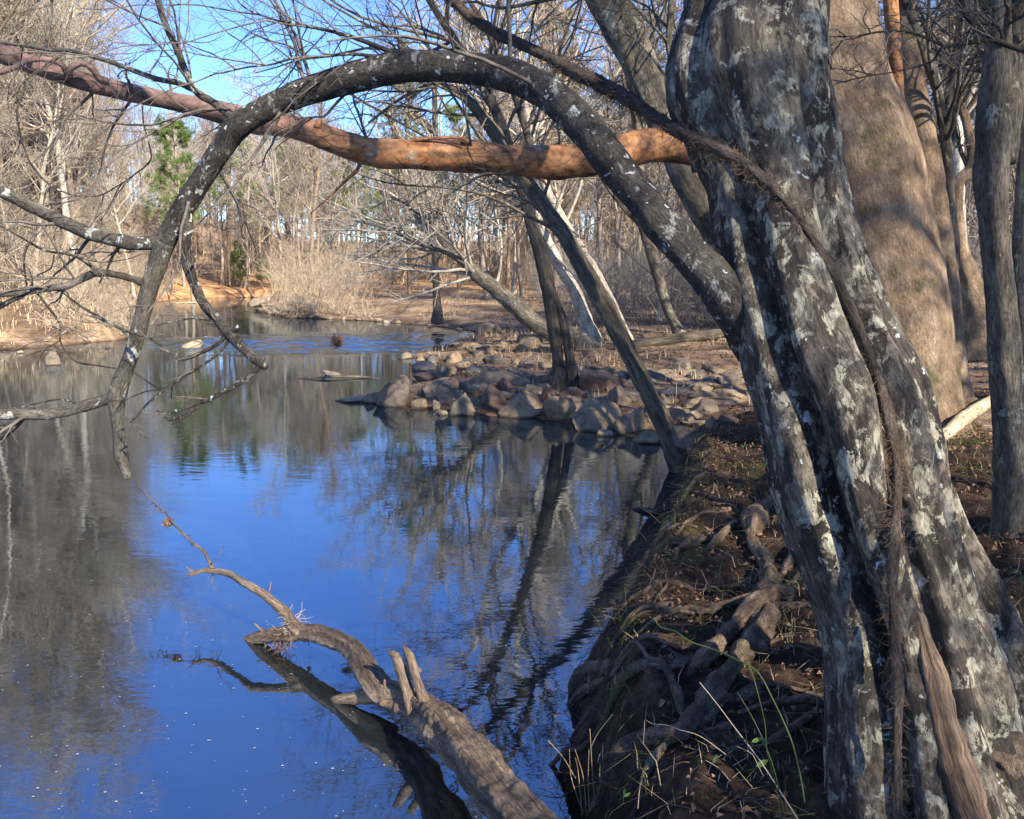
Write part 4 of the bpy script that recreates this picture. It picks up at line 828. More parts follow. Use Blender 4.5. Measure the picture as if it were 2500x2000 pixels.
b_ = Bag(); n = 5200; idx = (rng.random(n) * (len(vc) - 3)).astype(int)
clump = (fbm(np.stack([vc[idx, 2] * 3, idx * 0.02, 0 * idx], -1), 2) + rng.normal(size=n) * 0.25) > -0.1; idx = idx[clump]; n = len(idx)
tg = unit(vc[idx + 1] - vc[idx]); rnd = rng.normal(size=(n, 3)); perp = unit(rnd - tg * (rnd * tg).sum(-1, keepdims=True))
perp[:, 1] *= 0.4; perp[:, 2] -= 0.3 * rng.random(n); d = unit(perp + tg * rng.normal(size=(n, 1)) * 0.9)
hp = grow(vc[idx] + perp * vrad[idx][:, None] * 0.9, d, 0.02 + 0.055 * rng.random(n) ** 2, 5, 0.35, -0.12); tubes(b_, hp, taper(np.full(n, 0.0011), 5, 0.4), 3)
tag(b_.build('rootlets', M['hair'], vine), 'reddish brown hair-like rootlets', kind='stuff')

# ------------------------------------------------------------------ sycamore with its long limb
syc = empty('sycamore_tree', 'large buff sycamore behind the fluted trunk, its long orange limb crossing the river', 'tree')
SY = [(-300, 2010, 80, 8.6), (-100, 2030, 86, 8.4), (0, 2040, 90, 8.3), (220, 2066, 103, 8.2), (348, 2110, 114, 8.15), (522, 2150, 113, 8.1), (650, 2172, 118, 8.05), (788, 2190, 121, 8.0), (900, 2196, 126, 7.95), (990, 2200, 142, 7.9), (1060, 2202, 165, 7.9), (1150, 2204, 200, 7.85)]
rows = np.array([[*P(c, v, Y), px2m(P(c, v, Y), hw)] for v, c, hw, Y in SY[::-1]])
b_ = Bag(); sweep(b_, rows, k=96, n=320, rough=0.07, fine=0.012, freq=1.3, seed=11, flute=0.025, nfl=5); b_.build('trunk', M['syc_trunk'], syc)
b_ = Bag(); limb_rows(b_, [(2330, 1010, 9.2, 100), (2318, 900, 9.25, 78), (2310, 750, 9.3, 72), (2286, 560, 9.4, 70), (2262, 400, 9.5, 68), (2232, 230, 9.6, 60), (2205, 60, 9.7, 50), (2190, -60, 9.8, 46), (2160, -300, 10, 36)], k=32, step=0.04, rough=0.08, fine=0.02, seed=12); b_.build('stem', M['syc_trunk'], syc)
b_ = Bag(); limb_rows(b_, [(2205, 420, 8.9, 20), (2190, 200, 9.0, 30), (2178, 60, 9.0, 34), (2170, -80, 9.1, 34)], k=20, step=0.04, rough=0.08, seed=13); b_.build('stem', M['sycamore_limb'], syc)
SL = [(2170, 600, 8.35, 120), (2070, 520, 8.2, 112), (1960, 440, 7.9, 100), (1820, 385, 7.6, 92), (1700, 358, 7.4, 86), (1600, 352, 7.25, 82), (1500, 380, 7.1, 80), (1400, 396, 7.0, 79), (1345, 398, 6.95, 79), (1218, 390, 6.85, 78), (1102, 381, 6.75, 76), (1040, 376, 6.7, 74), (986, 376, 6.65, 68), (893, 369, 6.6, 66), (812, 342, 6.5, 60), (754, 320, 6.45, 56), (684, 304, 6.4, 52), (626, 298, 6.35, 54),
      (522, 270, 6.3, 54), (406, 245, 6.2, 46), (290, 220, 6.1, 44), (174, 190, 6.0, 46), (93, 162, 5.95, 48), (0, 128, 5.9, 54), (-90, 92, 5.85, 50), (-300, 20, 5.8, 40)]
b_ = Bag(); sc_, sr_ = limb_rows(b_, SL, k=48, step=0.018, rough=0.11, fine=0.025, freq=3.2, seed=15); sl = b_.build('limb', M['sycamore_limb'], syc); tag(sl, 'long limb, orange where the bark has flaked, purple-grey towards the left')
for rws in ([(168, 190, 5.9, 16), (172, 168, 5.85, 15), (200, 154, 5.85, 15), (226, 168, 5.85, 15), (240, 190, 5.88, 17), (258, 198, 5.95, 18)], [(166, 186, 5.9, 16), (150, 158, 5.85, 13), (120, 146, 5.82, 12), (70, 148, 5.8, 11), (30, 168, 5.8, 12), (-20, 182, 5.8, 12)], [(70, 132, 5.8, 8), (75, 120, 5.8, 14), (72, 108, 5.8, 6)],
            [(985, 350, 6.6, 9), (1010, 343, 6.6, 9), (1060, 338, 6.6, 8), (1110, 336, 6.6, 7), (1140, 342, 6.6, 5)], [(878, 400, 6.6, 9), (868, 420, 6.6, 9), (840, 445, 6.6, 7), (805, 480, 6.6, 5), (760, 520, 6.6, 3)], [(1135, 352, 6.7, 22), (1140, 340, 6.7, 14), (1146, 334, 6.7, 5)], [(775, 312, 6.4, 20), (778, 296, 6.4, 12), (780, 290, 6.4, 6)],
            [(1320, 436, 6.9, 9), (1330, 446, 6.9, 6), (1332, 452, 6.9, 3)]):
    b_ = Bag(); limb_rows(b_, rws, k=14, step=0.02, rough=0.16, seed=rws[0][0]); b_.build('spur', M['sycamore_limb'], sl)
b_ = Bag(); twigs(b_, sc_, sr_, 12, 0.9, 0.3, 1.0, 70, 0.0025, 3, (5, 4), 0.15, 0.0); tag(b_.build('twigs', M['twig'], sl), 'thin dark twigs along the limb', kind='stuff')
up_ = Bag(); p0 = P(2010, -280, 8.6)
for dx, dy in ((-0.5, -0.1), (0.35, 0.2), (0.0, -0.5)):
    pts = grow(np.array([p0]), np.array([[dx, dy, 1.0]]), np.array([9.0]), 14, 0.07, 0.03); rd = taper(np.array([0.2]), 14, 0.3); tubes(up_, pts, rd, 12); twigs(up_, pts[0], rd[0], 14, 4.0, 0.2, 1.0, 50, 0.008, 4, (6, 5, 4), 0.14, 0.03)
up_.build('crown', M['pale'], syc)
b_ = Bag(); sweep(b_, np.array([[2.9, 8.2, 1.25, .28], [3.6, 7.9, 1.2, .22], [4.3, 7.6, 1.12, .16], [5.2, 7.2, 1.0, .1]]) + np.array([1.0, 0, 0, 0]), k=24, step=0.03, rough=0.2, seed=3); b_.build('root', M['root'], syc)

# ------------------------------------------------------------------ other trees with places of their own
def stem_tree(name, label, stems, mat, crown, cat='tree', twmat=None, k=24, thin=1.0):
    e = empty(name, label, cat); cb = Bag()
    for si, rws in enumerate(stems):
        if len(rws[0]) == 3: pass
        b_ = Bag(); a_ = pp(rws); a_[:, 3] *= thin; c_, r_ = sweep(b_, a_, k=k, step=0.04, rough=0.10, fine=0.03, seed=si * 4 + rws[0][0], flute=0.05, nfl=4); b_.build('trunk', M[mat], e)
        if crown:
            n_, L_, t0, up_, rm, lev = crown[si] if isinstance(crown, list) else crown
            if n_: twigs(cb, c_, r_, n_, L_, t0, 1.0, 50, rm, lev, (6, 5, 3), 0.13, up_, rr=0.5)
    if cb.v: cb.build('crown', M[twmat or mat], e)
    return e
stem_tree('leaning_tree', 'nearest leaning ridged trunk rooted at the edge of the pool, arching up to the left', [
    [(1690, 1190, 10.9, 110), (1655, 1110, 10.95, 74), (1622, 1040, 11, 56), (1582, 960, 11.1, 50), (1533, 860, 11.3, 50), (1488, 770, 11.5, 56), (1440, 685, 11.6, 54), (1385, 585, 12, 50), (1325, 500, 12.3, 46), (1262, 410, 12.6, 42), (1200, 318, 12.9, 34), (1150, 252, 13, 28), (1100, 214, 13.1, 18), (1050, 208, 13.2, 12), (980, 240, 13.4, 9), (900, 300, 13.6, 7)],
    [(1300, 400, 12.7, 26), (1290, 340, 12.7, 24), (1262, 250, 12.8, 20), (1225, 150, 13, 18), (1180, 60, 13.2, 16), (1130, -30, 13.4, 14), (1060, -200, 13.6, 10)]], 'ridged', [(20, 3.2, 0.45, -0.005, 0.006, 4), (14, 2.8, 0.2, 0.02, 0.006, 4)], twmat='grey', thin=0.82)
stem_tree('twin_trunk_tree', 'dark twin-stemmed tree standing at the back of the rock pile', [
    [(1368, 960, 16.9, 60), (1362, 880, 17, 34), (1352, 800, 17, 38), (1338, 700, 17, 40), (1318, 610, 17.1, 40), (1296, 540, 17.2, 36), (1280, 480, 17.3, 36), (1250, 380, 17.4, 34), (1200, 250, 17.6, 30), (1130, 130, 17.8, 26), (1060, 20, 18, 20), (980, -120, 18.3, 14)],
    [(1402, 960, 16.9, 50), (1390, 870, 16.95, 28), (1376, 790, 17, 26), (1358, 740, 17, 24), (1344, 700, 17, 20)]], 'darkbark', [(26, 5.0, 0.40, 0.0, 0.008, 4), (0, 0, 0, 0, 0, 0)], twmat='grey', thin=0.85)
stem_tree('leaning_tree', 'pale leaning trunk just right of the dark twin-stemmed tree, left of its match', [[(1450, 845, 26.5, 80), (1432, 790, 26.5, 52), (1405, 715, 26.5, 42), (1375, 665, 26.5, 38), (1350, 620, 26.5, 36), (1318, 545, 26.5, 32), (1270, 460, 26.5, 28), (1210, 340, 26.6, 24), (1170, 200, 26.7, 20), (1140, 60, 27, 14)]], 'pale', (26, 6.0, 0.4, 0.03, 0.012, 4), twmat='far', thin=0.72)
stem_tree('leaning_tree', 'pale leaning trunk right of a matching one, ending just above the sandy flat', [[(1540, 865, 25.5, 70), (1522, 815, 25.5, 44), (1490, 740, 25.5, 38), (1455, 670, 25.5, 34), (1415, 605, 25.5, 32), (1370, 530, 25.5, 30), (1320, 430, 25.5, 24), (1290, 300, 25.5, 20), (1270, 150, 25.6, 14), (1262, 20, 25.6, 10)]], 'pale', (24, 5.0, 0.4, 0.03, 0.012, 4), twmat='far', thin=0.75)
stem_tree('leaning_tree', 'lowest leaning tree, its mottled trunk slanting far out over the shoal', [[(1400, 825, 25, 60), (1345, 808, 25, 46), (1290, 778, 25, 40), (1230, 722, 25.2, 38), (1170, 675, 25.4, 34), (1120, 625, 25.6, 30), (1085, 590, 25.8, 26), (1040, 540, 26, 20), (990, 495, 26.4, 14), (930, 470, 27, 9)],
    [(1140, 645, 25.4, 20), (1090, 615, 25.3, 16), (1020, 592, 25.2, 12), (950, 560, 25.0, 8), (870, 540, 25, 5)]], 'grey', [(30, 4.2, 0.35, 0.02, 0.012, 4), (16, 3.0, 0.2, 0, 0.010, 4)], twmat='pale')
stem_tree('mottled_tree', 'slim curved mottled tree standing on the flat left of the fluted trunk', [[(1665, 830, 25, 44), (1650, 798, 25, 26), (1625, 742, 25, 24), (1608, 675, 25, 28), (1590, 610, 25, 32), (1575, 560, 25, 30), (1562, 480, 25, 26), (1560, 350, 25, 22), (1545, 200, 25, 18), (1530, 40, 25, 12)]], 'grey', (26, 4.5, 0.35, 0.03, 0.012, 4))
stem_tree('dark_tree', 'straight brown pine trunk with flared foot on the far right flat', [[(1068, 790, 42, 34), (1068, 755, 42, 22), (1065, 700, 42, 17), (1062, 600, 42, 17), (1066, 450, 42, 16), (1062, 300, 42, 14), (1060, 120, 42, 10)]], 'darkbark', (18, 4.0, 0.5, 0.02, 0.016, 3), twmat='farbrown')
stem_tree('grey_trunk_tree', 'grey leaning trunk crossing behind the fluted trunk at the top of the photo', [[(2010, 1040, 8.6, 130), (1990, 980, 8.6, 110), (1930, 860, 8.6, 100), (1860, 740, 8.6, 98), (1780, 590, 8.6, 94), (1705, 470, 8.6, 90), (1660, 385, 8.6, 88), (1615, 285, 8.6, 86), (1570, 175, 8.6, 90), (1530, 90, 8.6, 92), (1480, -10, 8.6, 96), (1420, -130, 8.6, 84), (1340, -320, 8.6, 70)]], 'hornbeam' if False else 'grey', (10, 3.6, 0.8, 0.03, 0.006, 4), k=40)
stem_tree('branch_tree', 'slim brown stem rising in the gap left of the fluted trunk at the top edge', [[(1700, 420, 7.6, 22), (1660, 200, 7.6, 20), (1640, 150, 7.6, 16), (1632, 100, 7.6, 14), (1640, 0, 7.6, 15), (1650, -100, 7.6, 14)]], 'grey', (9, 1.6, 0.3, 0.02, 0.005, 3))
stem_tree('double_stem_tree', 'dark-sided grey double stem near the right edge of the photo', [
    [(2478, 1360, 4.75, 150), (2484, 1260, 4.75, 104), (2478, 1150, 4.75, 90), (2466, 1000, 4.75, 76), (2452, 860, 4.75, 72), (2440, 700, 4.75, 66), (2430, 580, 4.75, 62), (2420, 470, 4.75, 72), (2420, 380, 4.78, 74), (2428, 240, 4.8, 68), (2436, 120, 4.85, 56), (2440, 0, 4.9, 52), (2444, -150, 5, 46)],
    [(2468, 400, 4.85, 30), (2470, 260, 4.9, 44), (2476, 120, 4.95, 40), (2480, 0, 5.0, 38), (2490, -140, 5, 34)]], 'grey', [(6, 1.8, 0.75, 0.02, 0.004, 4), (6, 1.8, 0.5, 0.02, 0.004, 4)], k=40)
stem_tree('edge_tree', 'narrow grey stem at the very right edge of the photo', [[(2530, 1260, 5.4, 50), (2515, 1000, 5.4, 40), (2500, 800, 5.4, 38), (2488, 640, 5.4, 36), (2494, 500, 5.4, 30), (2498, 380, 5.4, 28), (2490, 220, 5.4, 26), (2488, 60, 5.4, 30), (2500, -100, 5.4, 30)]], 'grey', (9, 1.5, 0.4, 0.02, 0.004, 4))
stem_tree('forked_tree', 'forked grey tree just right of the sycamore', [
    [(2330, 930, 9.6, 60), (2320, 830, 9.6, 32), (2322, 700, 9.6, 30), (2328, 620, 9.6, 30), (2318, 500, 9.6, 27), (2316, 400, 9.6, 25), (2302, 300, 9.6, 24), (2280, 190, 9.6, 26), (2250, 110, 9.6, 24), (2225, 40, 9.6, 22), (2200, -40, 9.6, 20), (2150, -240, 9.6, 14)],
    [(2318, 430, 9.6, 22), (2310, 350, 9.6, 18), (2318, 240, 9.7, 18), (2326, 170, 9.8, 17), (2338, 90, 9.9, 14), (2345, 0, 10, 12), (2350, -120, 10, 10)]], 'grey', (16, 2.6, 0.45, 0.02, 0.006, 4))
stem_tree('mossy_tree', 'mossy stem with swollen foot right of the sycamore', [[(2400, 870, 10.5, 130), (2385, 780, 10.5, 78), (2368, 700, 10.5, 58), (2350, 640, 10.5, 46), (2335, 560, 10.5, 34), (2340, 450, 10.5, 26), (2372, 400, 10.5, 22), (2360, 300, 10.5, 20), (2330, 200, 10.5, 16), (2320, 0, 10.5, 12)]], 'syc_trunk', (10, 2.6, 0.5, 0.02, 0.006, 4), twmat='grey')
stem_tree('pale_tree', 'short length of bright pale trunk seen between the dark stems at the right', [[(2345, 640, 19, 30), (2342, 500, 19, 26), (2340, 380, 19, 25), (2335, 200, 19, 22), (2330, 0, 19, 18)]], 'pale', (14, 3.0, 0.4, 0.03, 0.010, 4))
for (u, Y, kd, sc, lab) in [(188, 52, 'pale', 0.9, 'thin straight white-barked trunk on the left bank below the sycamore limb'), (84, 50, 'pale', 0.85, 'leaning white-barked tree nearest the left edge of the photo'), (143, 55, 'tan', 1.2, 'thickest tan trunk standing on the left bank'), (163, 58, 'brown', 1.1, 'dark brown trunk beside the thickest tan trunk'),
                            (325, 84, 'pale', 1.0, 'white leaning trunk behind the arched limb at the left'), (680, 104, 'pale', 1.05, 'broad-based white sycamore on the far shore by the orange bank'), (760, 108, 'pale', 0.9, 'white slender trunk right of the broad-based white sycamore'), (800, 106, 'pale', 0.8, 'white slanting sapling trunk on the far shore')]:
    p = P(u, 700, Y); plant(kd, p[0], p[1], '', sc, lab)
# dark twigs that cross in front of the sycamore
e = empty('twiggy_branch', 'thin dark branch with crooked twigs crossing in front of the sycamore', 'branch'); b_ = Bag(); tb_ = Bag()
for q_, rws in enumerate(([(2560, 130, 4.4, 14), (2480, 118, 4.4, 13), (2425, 98, 4.4, 13), (2370, 104, 4.4, 11), (2300, 118, 4.4, 9), (2275, 150, 4.4, 6), (2200, 172, 4.4, 4), (2100, 190, 4.4, 3), (2040, 205, 4.4, 2)], [(2310, 116, 4.4, 7), (2260, 92, 4.4, 6), (2210, 78, 4.4, 6), (2150, 78, 4.4, 5), (2090, 88, 4.4, 4), (2020, 90, 4.4, 3)],
                  [(2410, 92, 4.4, 12), (2380, 60, 4.4, 14), (2355, 30, 4.4, 13), (2345, -20, 4.4, 12)], [(2450, 100, 4.4, 8), (2440, 70, 4.4, 7), (2425, 60, 4.4, 7), (2380, 55, 4.4, 8)])):
    c_, r_ = limb_rows(b_, rws, k=9, step=0.02, rough=0.12, seed=q_); twigs(tb_, c_, r_, 9, 0.45, 0.2, 1.0, 50, 0.0022, 3, (5, 4), 0.22)
b_.build('stem', M['darkbark'], e); tag(tb_.build('twigs', M['twig'], e), 'fine crooked twigs', kind='stuff')

# ------------------------------------------------------------------ driftwood in the pool
snag = empty('fallen_snag', 'weathered grey fallen tree rising out of the pool at the bottom of the photo', 'driftwood')
SN = [(1420, 2150, 0.42, 138), (1335, 2062, 0.38, 128), (1264, 1988, 0.36, 120), (1205, 1912, 0.33, 112), (1152, 1850, 0.31, 104), (1108, 1800, 0.28, 98), (1070, 1762, 0.25, 90), (1030, 1735, 0.2, 80), (985, 1712, 0.17, 70), (935, 1692, 0.16, 62), (905, 1652, 0.20, 56), (885, 1615, 0.23, 52), (850, 1580, 0.24, 46), (800, 1556, 0.22, 42), (745, 1545, 0.18, 40), (690, 1550, 0.12, 36), (645, 1554, 0.06, 32), (605, 1562, -0.01, 20), (580, 1570, -0.06, 10)]
b_ = Bag(); sweep(b_, pw(SN), k=72, step=0.009, rough=0.18, fine=0.07, freq=5, seed=21, flute=0.09, nfl=5); b_.build('trunk', M['driftwood'], snag)
for nme, rws in (('prong', [(960, 1690, 0.14, 50), (915, 1696, 0.10, 46), (870, 1702, 0.06, 32), (825, 1708, 0.01, 20), (800, 1712, -0.04, 10)]),
                 ('prong', [(1012, 1745, 0.2, 34), (1000, 1700, 0.27, 34), (985, 1650, 0.36, 27), (968, 1605, 0.45, 24), (950, 1590, 0.49, 8)]),
                 ('prong', [(1052, 1750, 0.22, 40), (1032, 1700, 0.30, 28), (1015, 1650, 0.39, 22), (1000, 1600, 0.48, 22), (984, 1576, 0.53, 5)]),
                 ('prong', [(942, 1700, 0.2, 9), (940, 1672, 0.25, 8), (939, 1660, 0.28, 6)]), ('prong', [(1026, 1640, 0.38, 9), (1022, 1632, 0.40, 9)]),
                 ('branch', [(745, 1545, 0.18, 36), (718, 1528, 0.22, 30), (700, 1500, 0.27, 26), (665, 1468, 0.33, 22), (635, 1445, 0.37, 20), (600, 1425, 0.40, 18), (560, 1402, 0.40, 16), (520, 1394, 0.38, 15), (490, 1394, 0.37, 11), (468, 1402, 0.36, 9), (456, 1404, 0.35, 3)]),
                 ('branch', [(475, 1398, 0.36, 8), (464, 1392, 0.38, 6), (454, 1384, 0.40, 3)]),
                 ('branch', [(520, 1393, 0.38, 11), (510, 1370, 0.42, 8), (497, 1345, 0.46, 7), (470, 1325, 0.51, 6), (445, 1300, 0.56, 5), (425, 1280, 0.60, 5), (400, 1250, 0.66, 3), (370, 1220, 0.72, 2), (335, 1190, 0.78, 1.5)]),
                 ('branch', [(655, 1460, 0.34, 6), (660, 1430, 0.40, 4), (663, 1420, 0.42, 3)]), ('branch', [(650, 1552, 0.08, 8), (635, 1535, 0.12, 6), (621, 1522, 0.15, 4)])):
    b_ = Bag(); sweep(b_, pw(rws), k=22 if rws[0][3] > 20 else 8, step=0.009, rough=0.16, fine=0.06, freq=9, seed=len(rws), flute=0.06, nfl=3); o = b_.build(nme, M['driftwood'], snag)
b_ = Bag(); rs = np.random.default_rng(5)
for rws, n_, L_ in (([(497, 1345, .46, 6), (470, 1325, .51, 5), (445, 1300, .56, 5)], 3, 0.16), ([(510, 1380, .40, 6), (560, 1402, .40, 12)], 2, 0.22), ([(425, 1280, .6, 4), (370, 1220, .72, 3), (335, 1190, .78, 2)], 10, 0.12), ([(745, 1565, .12, 20), (690, 1562, .08, 20), (640, 1565, .05, 10)], 7, 0.13)):
    a_ = pw(rws); c4 = catmull(a_, 12); twigs(b_, c4[:, :3], c4[:, 3], n_, L_, 0, 1, 60, 0.0022, 3, (5, 3), 0.25, -0.03, rs=rs)
tag(b_.build('twigs', M['twig'], snag), 'fine crooked twigs on the fallen tree', kind='stuff')
def strands(name, label, cat, c0, n, L, spread, mat, r0=0.0016, up=-0.1, par=None):
    b_ = Bag(); st = c0 + rng.normal(size=(n, 3)) * spread; p = grow(st, rng.normal(size=(n, 3)) + np.array([0, 0, -0.6]), rng.uniform(0.4, 1, n) * L, 8, 0.4, up); tubes(b_, p, taper(np.full(n, r0), 8, 0.5), 3); o = b_.build(name, M[mat]); tag(o, label, cat); return o
strands('dry_grass_tangle', 'loop of straw coloured dead grass caught over the fork of the fallen tree', 'dead grass', W(712, 1515, 0.24), 60, 0.22, 0.018, 'straw')
strands('dry_grass_tangle', 'brown tangle of stems hanging to the water beneath the fork of the fallen tree', 'dead grass', W(690, 1570, 0.08), 50, 0.14, 0.02, 'leaf', 0.003)
strands('leaf_clump', 'small red-brown clump of dead leaves on the tip twig of the fallen tree', 'leaf clump', W(410, 1276, 0.6), 160, 0.05, 0.012, 'leaf', 0.004, 0.0)
strands('leaf_clump', 'rusty bunch of dead leaves hanging over the shoal at the end of a twig', 'leaf clump', P(823, 833, 9), 120, 0.09, 0.025, 'leaf', 0.006, 0.0)
# sticks
def stick(label, rows, mat='driftwood', name='stick', k=8, seed=1, water=False, cat='stick'):
    b_ = Bag(); sweep(b_, rows, k=k, step=0.02, rough=0.12, seed=seed); return tag(b_.build(name, M[mat]), label, cat)
stick('broken dark stick afloat near the undercut bank', pw([(1542, 1242, 0.0, 5), (1575, 1245, 0.02, 12), (1600, 1250, 0.02, 12), (1625, 1258, 0.0, 6)]), 'darkbark')
stick('slimmer stick crossing the broken dark one afloat', pw([(1546, 1233, 0.03, 4), (1570, 1242, 0.035, 5), (1600, 1252, 0.03, 5), (1612, 1258, 0.0, 4)]), 'driftwood')
stick('long thin stick stranded on the low mid-stream rock', pw([(730, 921, 0.02, 3), (780, 922, 0.04, 5), (840, 919, 0.06, 6), (890, 921, 0.03, 6), (925, 925, 0.0, 4)]), 'driftwood')
stick('short pale stick at the foot of the far left bank', pw([(425, 740, 0.05, 4), (478, 739, 0.1, 5)]), 'palewood')
p1 = G(2287, 1088); p0 = P(2430, 972, p1[1] + 0.55)
stick('peeled yellowish fallen branch slanting on the leaf litter at the right', np.array([[*(p1 + [0, 0, .04]), .05], [*((p0 + p1) / 2 + [0, 0, .05]), .062], [*p0, .05], [*(p0 + (p0 - p1) * .3), .04]]), 'palewood', 'fallen_branch', 14, 4, cat='branch')
a_ = G(1500, 858); c_ = G(1790, 832)
stick('long brown fallen log lying on the sandy flat behind the rocks', np.array([[*(a_ + [0, 0, .1]), .14], [*((a_ + c_) / 2 + [0, 0, .2]), .17], [*(c_ + [0, 0, .25]), .13]]), 'ridged', 'fallen_log', 18, 6, cat='log')

b_ = Bag(); sp_ = spots(1100, (0.2, 5), (2.0, 12), 0.15, 5); m_ = len(sp_); dd_ = rng.normal(size=(m_, 3)); dd_[:, 2] *= 0.12; p_ = grow(sp_ + np.array([0, 0, 0.075]), dd_, rng.uniform(0.04, 0.28, m_), 5, 0.12, 0); tubes(b_, p_, taper(rng.uniform(0.001, 0.004, m_), 5, 0.5), 4)
tag(b_.build('twig_litter', M['root']), 'small dead twigs strewn over the near bank', 'twig litter', kind='stuff')
b_ = Bag(); sp_ = spots(900, (0.0, 3.2), (2.8, 12.5), 0.02, 0.45); m_ = len(sp_); dd_ = rng.normal(size=(m_, 3)) * 0.5 + np.array([-0.9, 0, -0.3]); p_ = grow(sp_ + np.array([0, 0, 0.07]), dd_, rng.uniform(0.06, 0.3, m_), 6, 0.2, -0.18); tubes(b_, p_, taper(rng.uniform(0.001, 0.0035, m_), 6, 0.4), 3)
tag(b_.build('root_fibres', M['root']), 'fine roots hanging from the crumbling edge of the near bank', 'roots', kind='stuff')
# ------------------------------------------------------------------ briars and dry stems on the bank
def stemplant(name, label, cat, rows, mat, leaves=(), lmat='leafgreen', tw=0):
    b_ = Bag(); a_ = pp(rows); a_[:, 3] *= 0.62; c_, r_ = sweep(b_, a_, k=7, step=0.02, rough=0.1, seed=rows[0][0])
    if not leaves: return tag(b_.build(name, M[mat]), label, cat)
    e = empty(name, label, cat); b_.build('stem', M[mat], e)
    for (u, v, Y, L, an) in leaves:
        p = P(u, v, Y); lm = []
        for q_ in range(7):
            t = q_ / 6; wd = math.sin(math.pi * min(1, t * 1.02)) ** 0.8 * 0.22 * L; dx = np.array([math.cos(an), 0.3, math.sin(an)]); sd_ = np.array([-math.sin(an) * .6, .7, math.cos(an) * .6]); lm += [p + dx * L * t + sd_ * wd, p + dx * L * t - [0, 0, .05 * L], p + dx * L * t - sd_ * wd]
        qd = []
        for q_ in range(6): a0 = q_ * 3; qd += [[a0, a0 + 1, a0 + 4, a0 + 3], [a0 + 1, a0 + 2, a0 + 5, a0 + 4]]
        link('leaf', mk_mesh('leaf', lm, qd, None, M[lmat]), e)
    return e
stemplant('green_briar', 'longest arching bright green briar stem left of the fluted trunk foot', 'briar', [(1965, 1960, 2.45, 7), (1954, 1895, 2.5, 7), (1936, 1820, 2.52, 7), (1917, 1771, 2.55, 7), (1891, 1716, 2.57, 6), (1849, 1640, 2.6, 6), (1801, 1612, 2.65, 6), (1752, 1589, 2.7, 5), (1687, 1567, 2.75, 5), (1648, 1541, 2.8, 4), (1612, 1531, 2.85, 4), (1594, 1505, 2.9, 3)], 'briar')
stemplant('green_briar', 'thin green briar running up from the bank beside the longest one', 'briar', [(1905, 2000, 2.5, 4), (1895, 1920, 2.5, 4), (1872, 1830, 2.52, 4), (1868, 1770, 2.54, 4), (1852, 1700, 2.56, 3), (1835, 1640, 2.6, 3), (1808, 1570, 2.65, 3)], 'briar')
stemplant('green_briar', 'green briar leaning left with two small leaves', 'briar', [(1915, 1990, 2.5, 4), (1890, 1880, 2.5, 4), (1860, 1800, 2.54, 4), (1830, 1740, 2.58, 3), (1800, 1690, 2.62, 2)], 'briar', [(1830, 1810, 2.54, 0.045, 2.9), (1835, 1812, 2.54, 0.035, 0.2)])
stemplant('dead_cane', 'reddish brown cane slanting from the bottom edge past the green briars', 'stem', [(1948, 2000, 2.45, 5), (1900, 1925, 2.5, 5), (1850, 1850, 2.55, 5), (1800, 1785, 2.6, 4), (1750, 1718, 2.66, 3), (1708, 1666, 2.7, 3)], 'brush')
stemplant('leafy_shoot', 'pale twig with three green leaves low on the dark bank', 'shoot', [(1783, 1908, 2.7, 3), (1760, 1880, 2.72, 3), (1740, 1866, 2.74, 3), (1722, 1856, 2.75, 2)], 'straw', [(1725, 1856, 2.75, 0.05, 3.1), (1740, 1864, 2.74, 0.035, 0.9), (1730, 1860, 2.75, 0.03, 2.2)])
stemplant('leafy_shoot', 'upright twig with narrow green leaves close to the fluted trunk foot', 'shoot', [(1864, 1895, 2.55, 3), (1850, 1868, 2.56, 3), (1835, 1840, 2.58, 3), (1798, 1822, 2.6, 2)], 'straw', [(1845, 1872, 2.56, 0.05, 0.3), (1850, 1875, 2.56, 0.05, 3.6), (1840, 1880, 2.56, 0.05, 4.3)])
stemplant('leafy_shoot', 'tiny star of pale green leaves at the bottom of the bank', 'shoot', [(1520, 1965, 2.9, 3), (1523, 1945, 2.9, 2)], 'briar', [(1523, 1945, 2.9, 0.03, 0.3), (1523, 1945, 2.9, 0.03, 2.6), (1523, 1945, 2.9, 0.03, 4.0), (1523, 1945, 2.9, 0.03, 1.4)])
stemplant('dead_cane', 'pale dead twig crossing the mossy root', 'stem', [(1772, 1842, 2.8, 3), (1710, 1798, 2.85, 3), (1660, 1782, 2.9, 3), (1625, 1770, 2.95, 3), (1595, 1768, 3.0, 2), (1575, 1757, 3.05, 2)], 'straw')
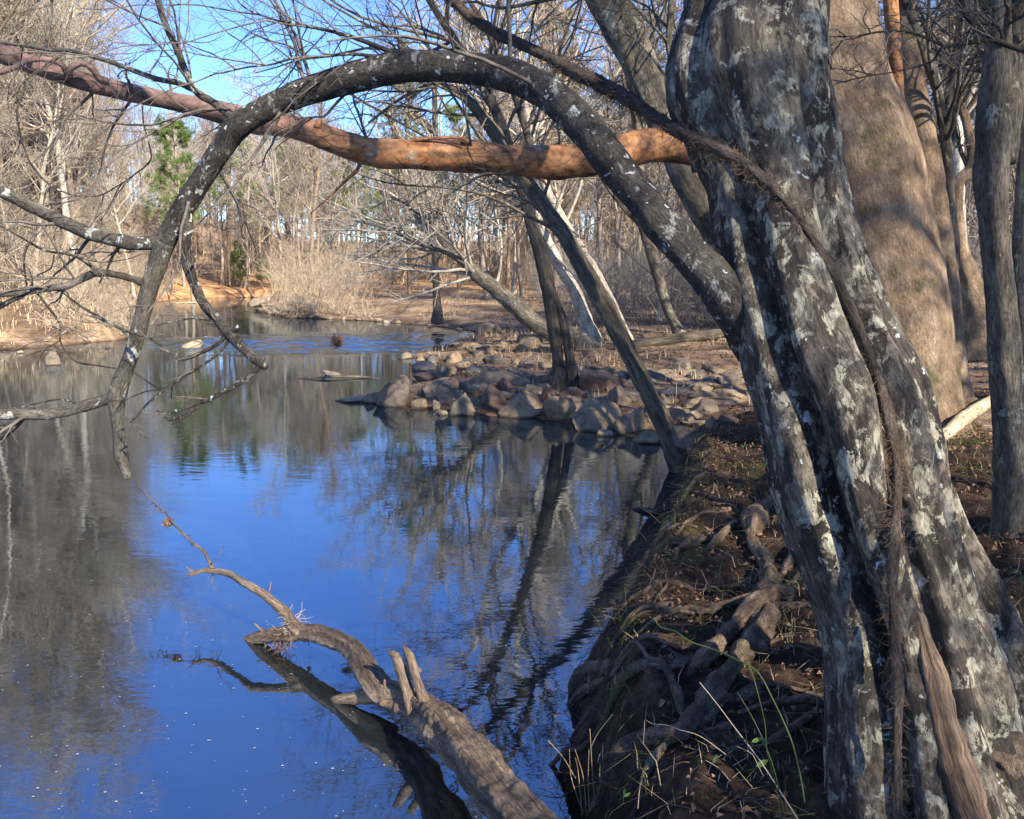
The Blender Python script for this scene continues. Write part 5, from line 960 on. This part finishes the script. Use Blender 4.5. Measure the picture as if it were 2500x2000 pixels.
for q_, (a1, a2, a3) in enumerate([((1432, 1990), (1424, 1900), (1404, 1830)), ((1422, 1995), (1412, 1890), (1405, 1850)), ((1440, 1995), (1436, 1900), (1438, 1832)), ((1405, 1900), (1375, 1850), (1338, 1808)), ((1454, 1980), (1446, 1880), (1440, 1780)), ((1440, 1830), (1460, 1790), (1495, 1745)), ((1424, 1985), (1395, 1900), (1390, 1830))]):
    Y0 = 3.6; stemplant('dead_cane', 'pale dead stem in the upright bunch at the water edge by the bottom', 'stem', [(*a1, Y0, 4), (*a2, Y0 - .03, 3.4), (*a3, Y0 - .08, 2.4)], 'straw').__setitem__('group', 'upright pale dead stems at the water edge')
for lab, rws in (('bent bare twig reaching over the pool from the undercut bank', [(1680, 1175, 10.5, 3), (1655, 1195, 10.2, 3), (1612, 1240, 10, 3), (1625, 1270, 9.9, 3), (1650, 1305, 9.8, 2)]), ('long bare twig leaning out over the pool, lower one', [(1700, 1450, 5.4, 4), (1620, 1410, 5.6, 4), (1568, 1370, 5.8, 4), (1520, 1350, 5.9, 3), (1500, 1320, 6, 2), (1482, 1288, 6.1, 2)]),
                 ('long bare twig leaning out over the pool, upper one', [(1660, 1440, 5.8, 4), (1620, 1410, 5.9, 3), (1598, 1365, 6, 3), (1575, 1315, 6.1, 3), (1545, 1285, 6.2, 3), (1538, 1272, 6.2, 2)])):
    stemplant('overhanging_branch', lab, 'twig', rws, 'darkbark')
# floating foam specks
n = 420; fu = rng.uniform(0, 1500, n); fv = rng.uniform(1250, 2000, n); c = np.array([W(a, b) for a, b in zip(fu, fv)]); ok = sdist(c[:, 0], c[:, 1]) < -0.1; c = c[ok]; n = len(c)
th = np.arange(6) * math.pi / 3; rr = 0.0025 + 0.006 * rng.random(n) ** 2; vv = c[:, None, :] + np.stack([np.cos(th), np.sin(th) * 0.7, 0 * th + 0.0], -1)[None] * rr[:, None, None]; vv[..., 2] = 0.004
b_ = Bag(); o_ = (np.arange(n) * 6)[:, None]; b_.add(vv.reshape(-1, 3), None, np.concatenate([o_ + np.array([0, k1, k1 + 1]) for k1 in (1, 2, 3, 4)])); tag(b_.build('foam_specks', M['foam']), 'tiny white specks of foam afloat on the pool', 'foam', kind='stuff')
